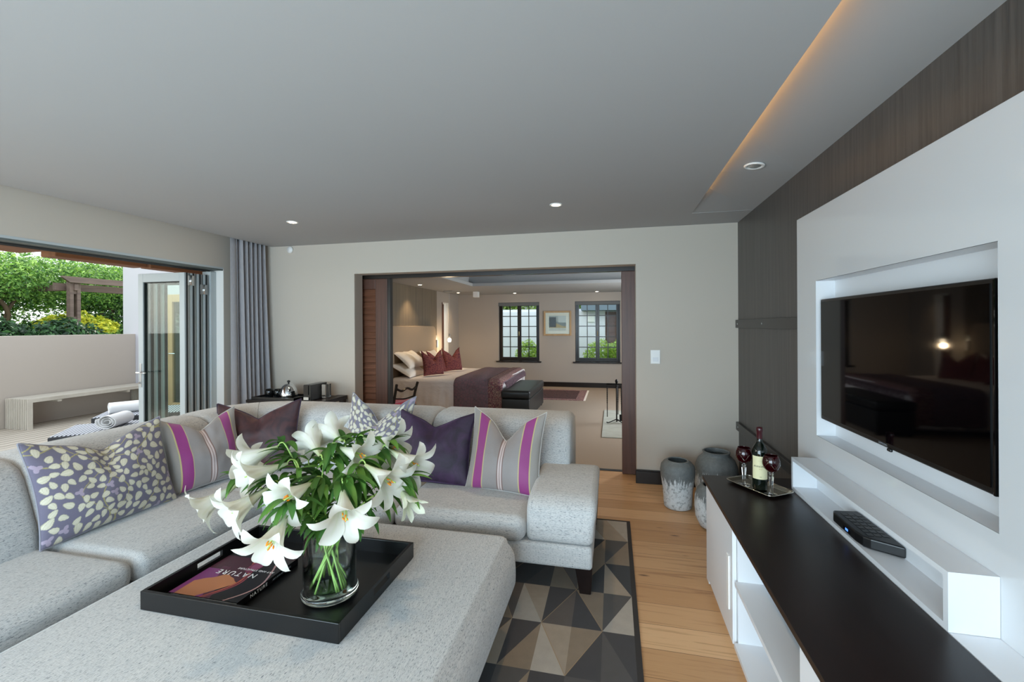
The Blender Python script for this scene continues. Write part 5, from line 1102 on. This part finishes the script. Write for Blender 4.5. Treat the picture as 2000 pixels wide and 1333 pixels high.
# ------------------------------------------------------------------ pots
def pot(loc, prof, label, big=False):
    t = thing('clay_pot', label, 'pot', loc, 0, 'grey glazed pots'); n = len(prof); bm = bm_new()
    inner = [(max(0.001, r-0.014), z) for r, z in prof[::-1] if z > 0.03]; lathe(bm, prof, seg=48, capb=True); obj('body', bm, 'pot_glaze_big' if big else 'pot_glaze', t, smooth=True, world=False)
    bm = bm_new(); r_, z_ = prof[-1]; lathe(bm, [(r_, z_), (r_-0.008, z_+0.004), (r_-0.018, z_)] + inner[1:] + [(0.001, 0.03)], seg=48, capb=False); obj('inside', bm, 'pot_inside' if False else ('pot_glaze_big' if big else 'pot_glaze'), t, smooth=True, world=False)
s = 0.94
pot((0.515, 3.85, 0), [(0.001, 0), (0.095, 0.0), (0.108, 0.008), (0.112, 0.05), (0.118, 0.15), (0.133, 0.25), (0.138, 0.30), (0.130, 0.345), (0.108, 0.372), (0.092, 0.378), (0.090, 0.384)], 'narrow tapered grey pot with pale dripping glaze, nearest the timber door frame')
pot((0.735, 3.50, 0), [(0.001, 0), (0.08, 0.0), (0.115, 0.02), (0.142, 0.08), (0.148, 0.16), (0.145, 0.235), (0.128, 0.285), (0.108, 0.305), (0.103, 0.315)], 'grey pot partly hidden behind the end of the white cabinet')
pot((0.865, 4.10, 0), [(0.001, 0), (0.12, 0.0), (0.15, 0.02), (0.172, 0.10), (0.178, 0.20), (0.170, 0.28), (0.148, 0.34), (0.112, 0.375), (0.104, 0.385), (0.110, 0.402), (0.112, 0.408)], 'largest wide grey pot with collared mouth in the room corner', True)

# ------------------------------------------------------------------ wine tray
t = thing('silver_tray', 'small oblong silver tray on the dark worktop', 'tray', (0.771, 2.64, 0.6105), R(32.5)); rr_ = 0.03; hx, hy = 0.062, 0.15
t.rotation_euler = (0, 0, 0.58)
def rrect(hx, hy, r, z, n=6):
    out = []
    for cx, cy, a0 in ((hx-r, hy-r, 0), (-hx+r, hy-r, 90), (-hx+r, -hy+r, 180), (hx-r, -hy+r, 270)):
        for k in range(n+1): a_ = R(a0+k*90/n); out.append(Vector((cx+r*cos(a_), cy+r*sin(a_), z)))
    return out
bm = bm_new(); rings = [[bm.verts.new(v) for v in rrect(a_, b_, c_, z)] for a_, b_, c_, z in ((0.066, 0.122, 0.012, 0.001), (0.072, 0.128, 0.016, 0.002), (0.084, 0.140, 0.026, 0.013), (0.090, 0.146, 0.030, 0.014))]
for a_, b_ in zip(rings, rings[1:]):
    for k in range(len(a_)): bm.faces.new((a_[k], a_[(k+1) % len(a_)], b_[(k+1) % len(a_)], b_[k]))
bm.faces.new(rings[0]); ob = obj('dish', bm, 'silver', t, smooth=True, world=False, auto=40); m_ = ob.modifiers.new('thick', 'SOLIDIFY'); m_.thickness = 0.0012
bm = bm_new(); pts = rrect(0.090, 0.146, 0.030, 0.0145); tube(bm, pts+[pts[0]], 0.0028, 6); obj('rim', bm, 'silver', t, smooth=True, world=False)
ZT = 0.6135
t = thing('wine_bottle', 'dark red wine bottle with cream label standing on the silver tray', 'bottle', (0.768, 2.612, ZT))
bm = bm_new(); lathe(bm, [(0.001, 0.004), (0.030, 0.0), (0.0365, 0.004), (0.0375, 0.015), (0.0375, 0.195), (0.034, 0.222), (0.022, 0.243), (0.0150, 0.256), (0.0140, 0.275), (0.0140, 0.325), (0.001, 0.326)], seg=40, capb=False); obj('glass', bm, 'bottle_glass', t, smooth=True, world=False)
bm = bm_new(); lathe(bm, [(0.0146, 0.272), (0.0150, 0.276), (0.0150, 0.308), (0.0165, 0.312), (0.0165, 0.326), (0.0145, 0.334), (0.001, 0.335)], seg=30, capb=False); obj('capsule', bm, 'capsule_red', t, smooth=True, world=False)
a0 = math.atan2(-2.612, -0.768) + 0.10; P = np.zeros((8, 40, 3))
for j in range(8):
    for i in range(40): a_ = a0 - 1.15 + 2.3*i/39; P[j, i] = (0.0380*cos(a_), 0.0380*sin(a_), 0.062 + 0.122*j/7)
lb = grid_obj('label', P, None, 'label_paper', t, world=False)
def curved_text(body, size, z, mat, space=1.0, da=0.0):
    o = text('lettering', body, size, mat, lb, offs(lb), (1, 0, 0), (0, 0, 1), 0.0002, space=space)
    for v in o.data.vertices:
        x, y, zz = v.co; a_ = a0 + da + x/0.0385; rr_ = 0.0386 - (y if abs(y) < 0.01 else 0); v.co = (rr_*cos(a_), rr_*sin(a_), zz + z)
curved_text('ANNONAY', 0.013, 0.130, 'ink', 1.05); curved_text('Pinot', 0.007, 0.116, 'gold_print'); curved_text('~ ~ ~', 0.010, 0.160, 'gold_print'); curved_text('2009', 0.005, 0.075, 'ink')
def goblet(loc, label, rz=0):
    t = thing('wine_goblet', label, 'glass', loc, rz, 'ruby cut-glass goblets'); bm = bm_new()
    lathe(bm, [(0.001, 0.118), (0.018, 0.121), (0.034, 0.137), (0.0415, 0.160), (0.041, 0.180), (0.034, 0.200), (0.031, 0.206), (0.029, 0.205), (0.032, 0.199), (0.0385, 0.180), (0.039, 0.160), (0.032, 0.140), (0.017, 0.125), (0.001, 0.122)], seg=36, capb=False); bw = obj('bowl', bm, 'ruby_glass', t, smooth=True, world=False)
    bm = bm_new()
    for k in range(9):
        a_ = k*2*pi/9; pts = []
        for s_ in range(7): q = -0.32+0.64*s_/6; zz = 0.160 + 0.018*(1 if k % 2 else -1)*(s_-3)/3; r_ = 0.0418 - 0.002*abs((zz-0.165)/0.02); pts.append((r_*cos(a_+q), r_*sin(a_+q), zz))
        tube(bm, pts, 0.0006, 4)
    obj('cut_pattern', bm, 'silver', bw, world=False)
    bm = bm_new(); lathe(bm, [(0.001, 0.0), (0.033, 0.0), (0.034, 0.002), (0.012, 0.006), (0.0075, 0.012), (0.0085, 0.05), (0.0120, 0.095), (0.0085, 0.103), (0.0115, 0.110), (0.008, 0.117), (0.001, 0.118)], seg=8, capb=False); obj('stem', bm, 'clear_glass', t, world=False)
goblet((0.705, 2.668, ZT), 'dark red goblet left of the wine bottle'); goblet((0.800, 2.535, ZT), 'dark red goblet in front of the wine bottle', 0.3)
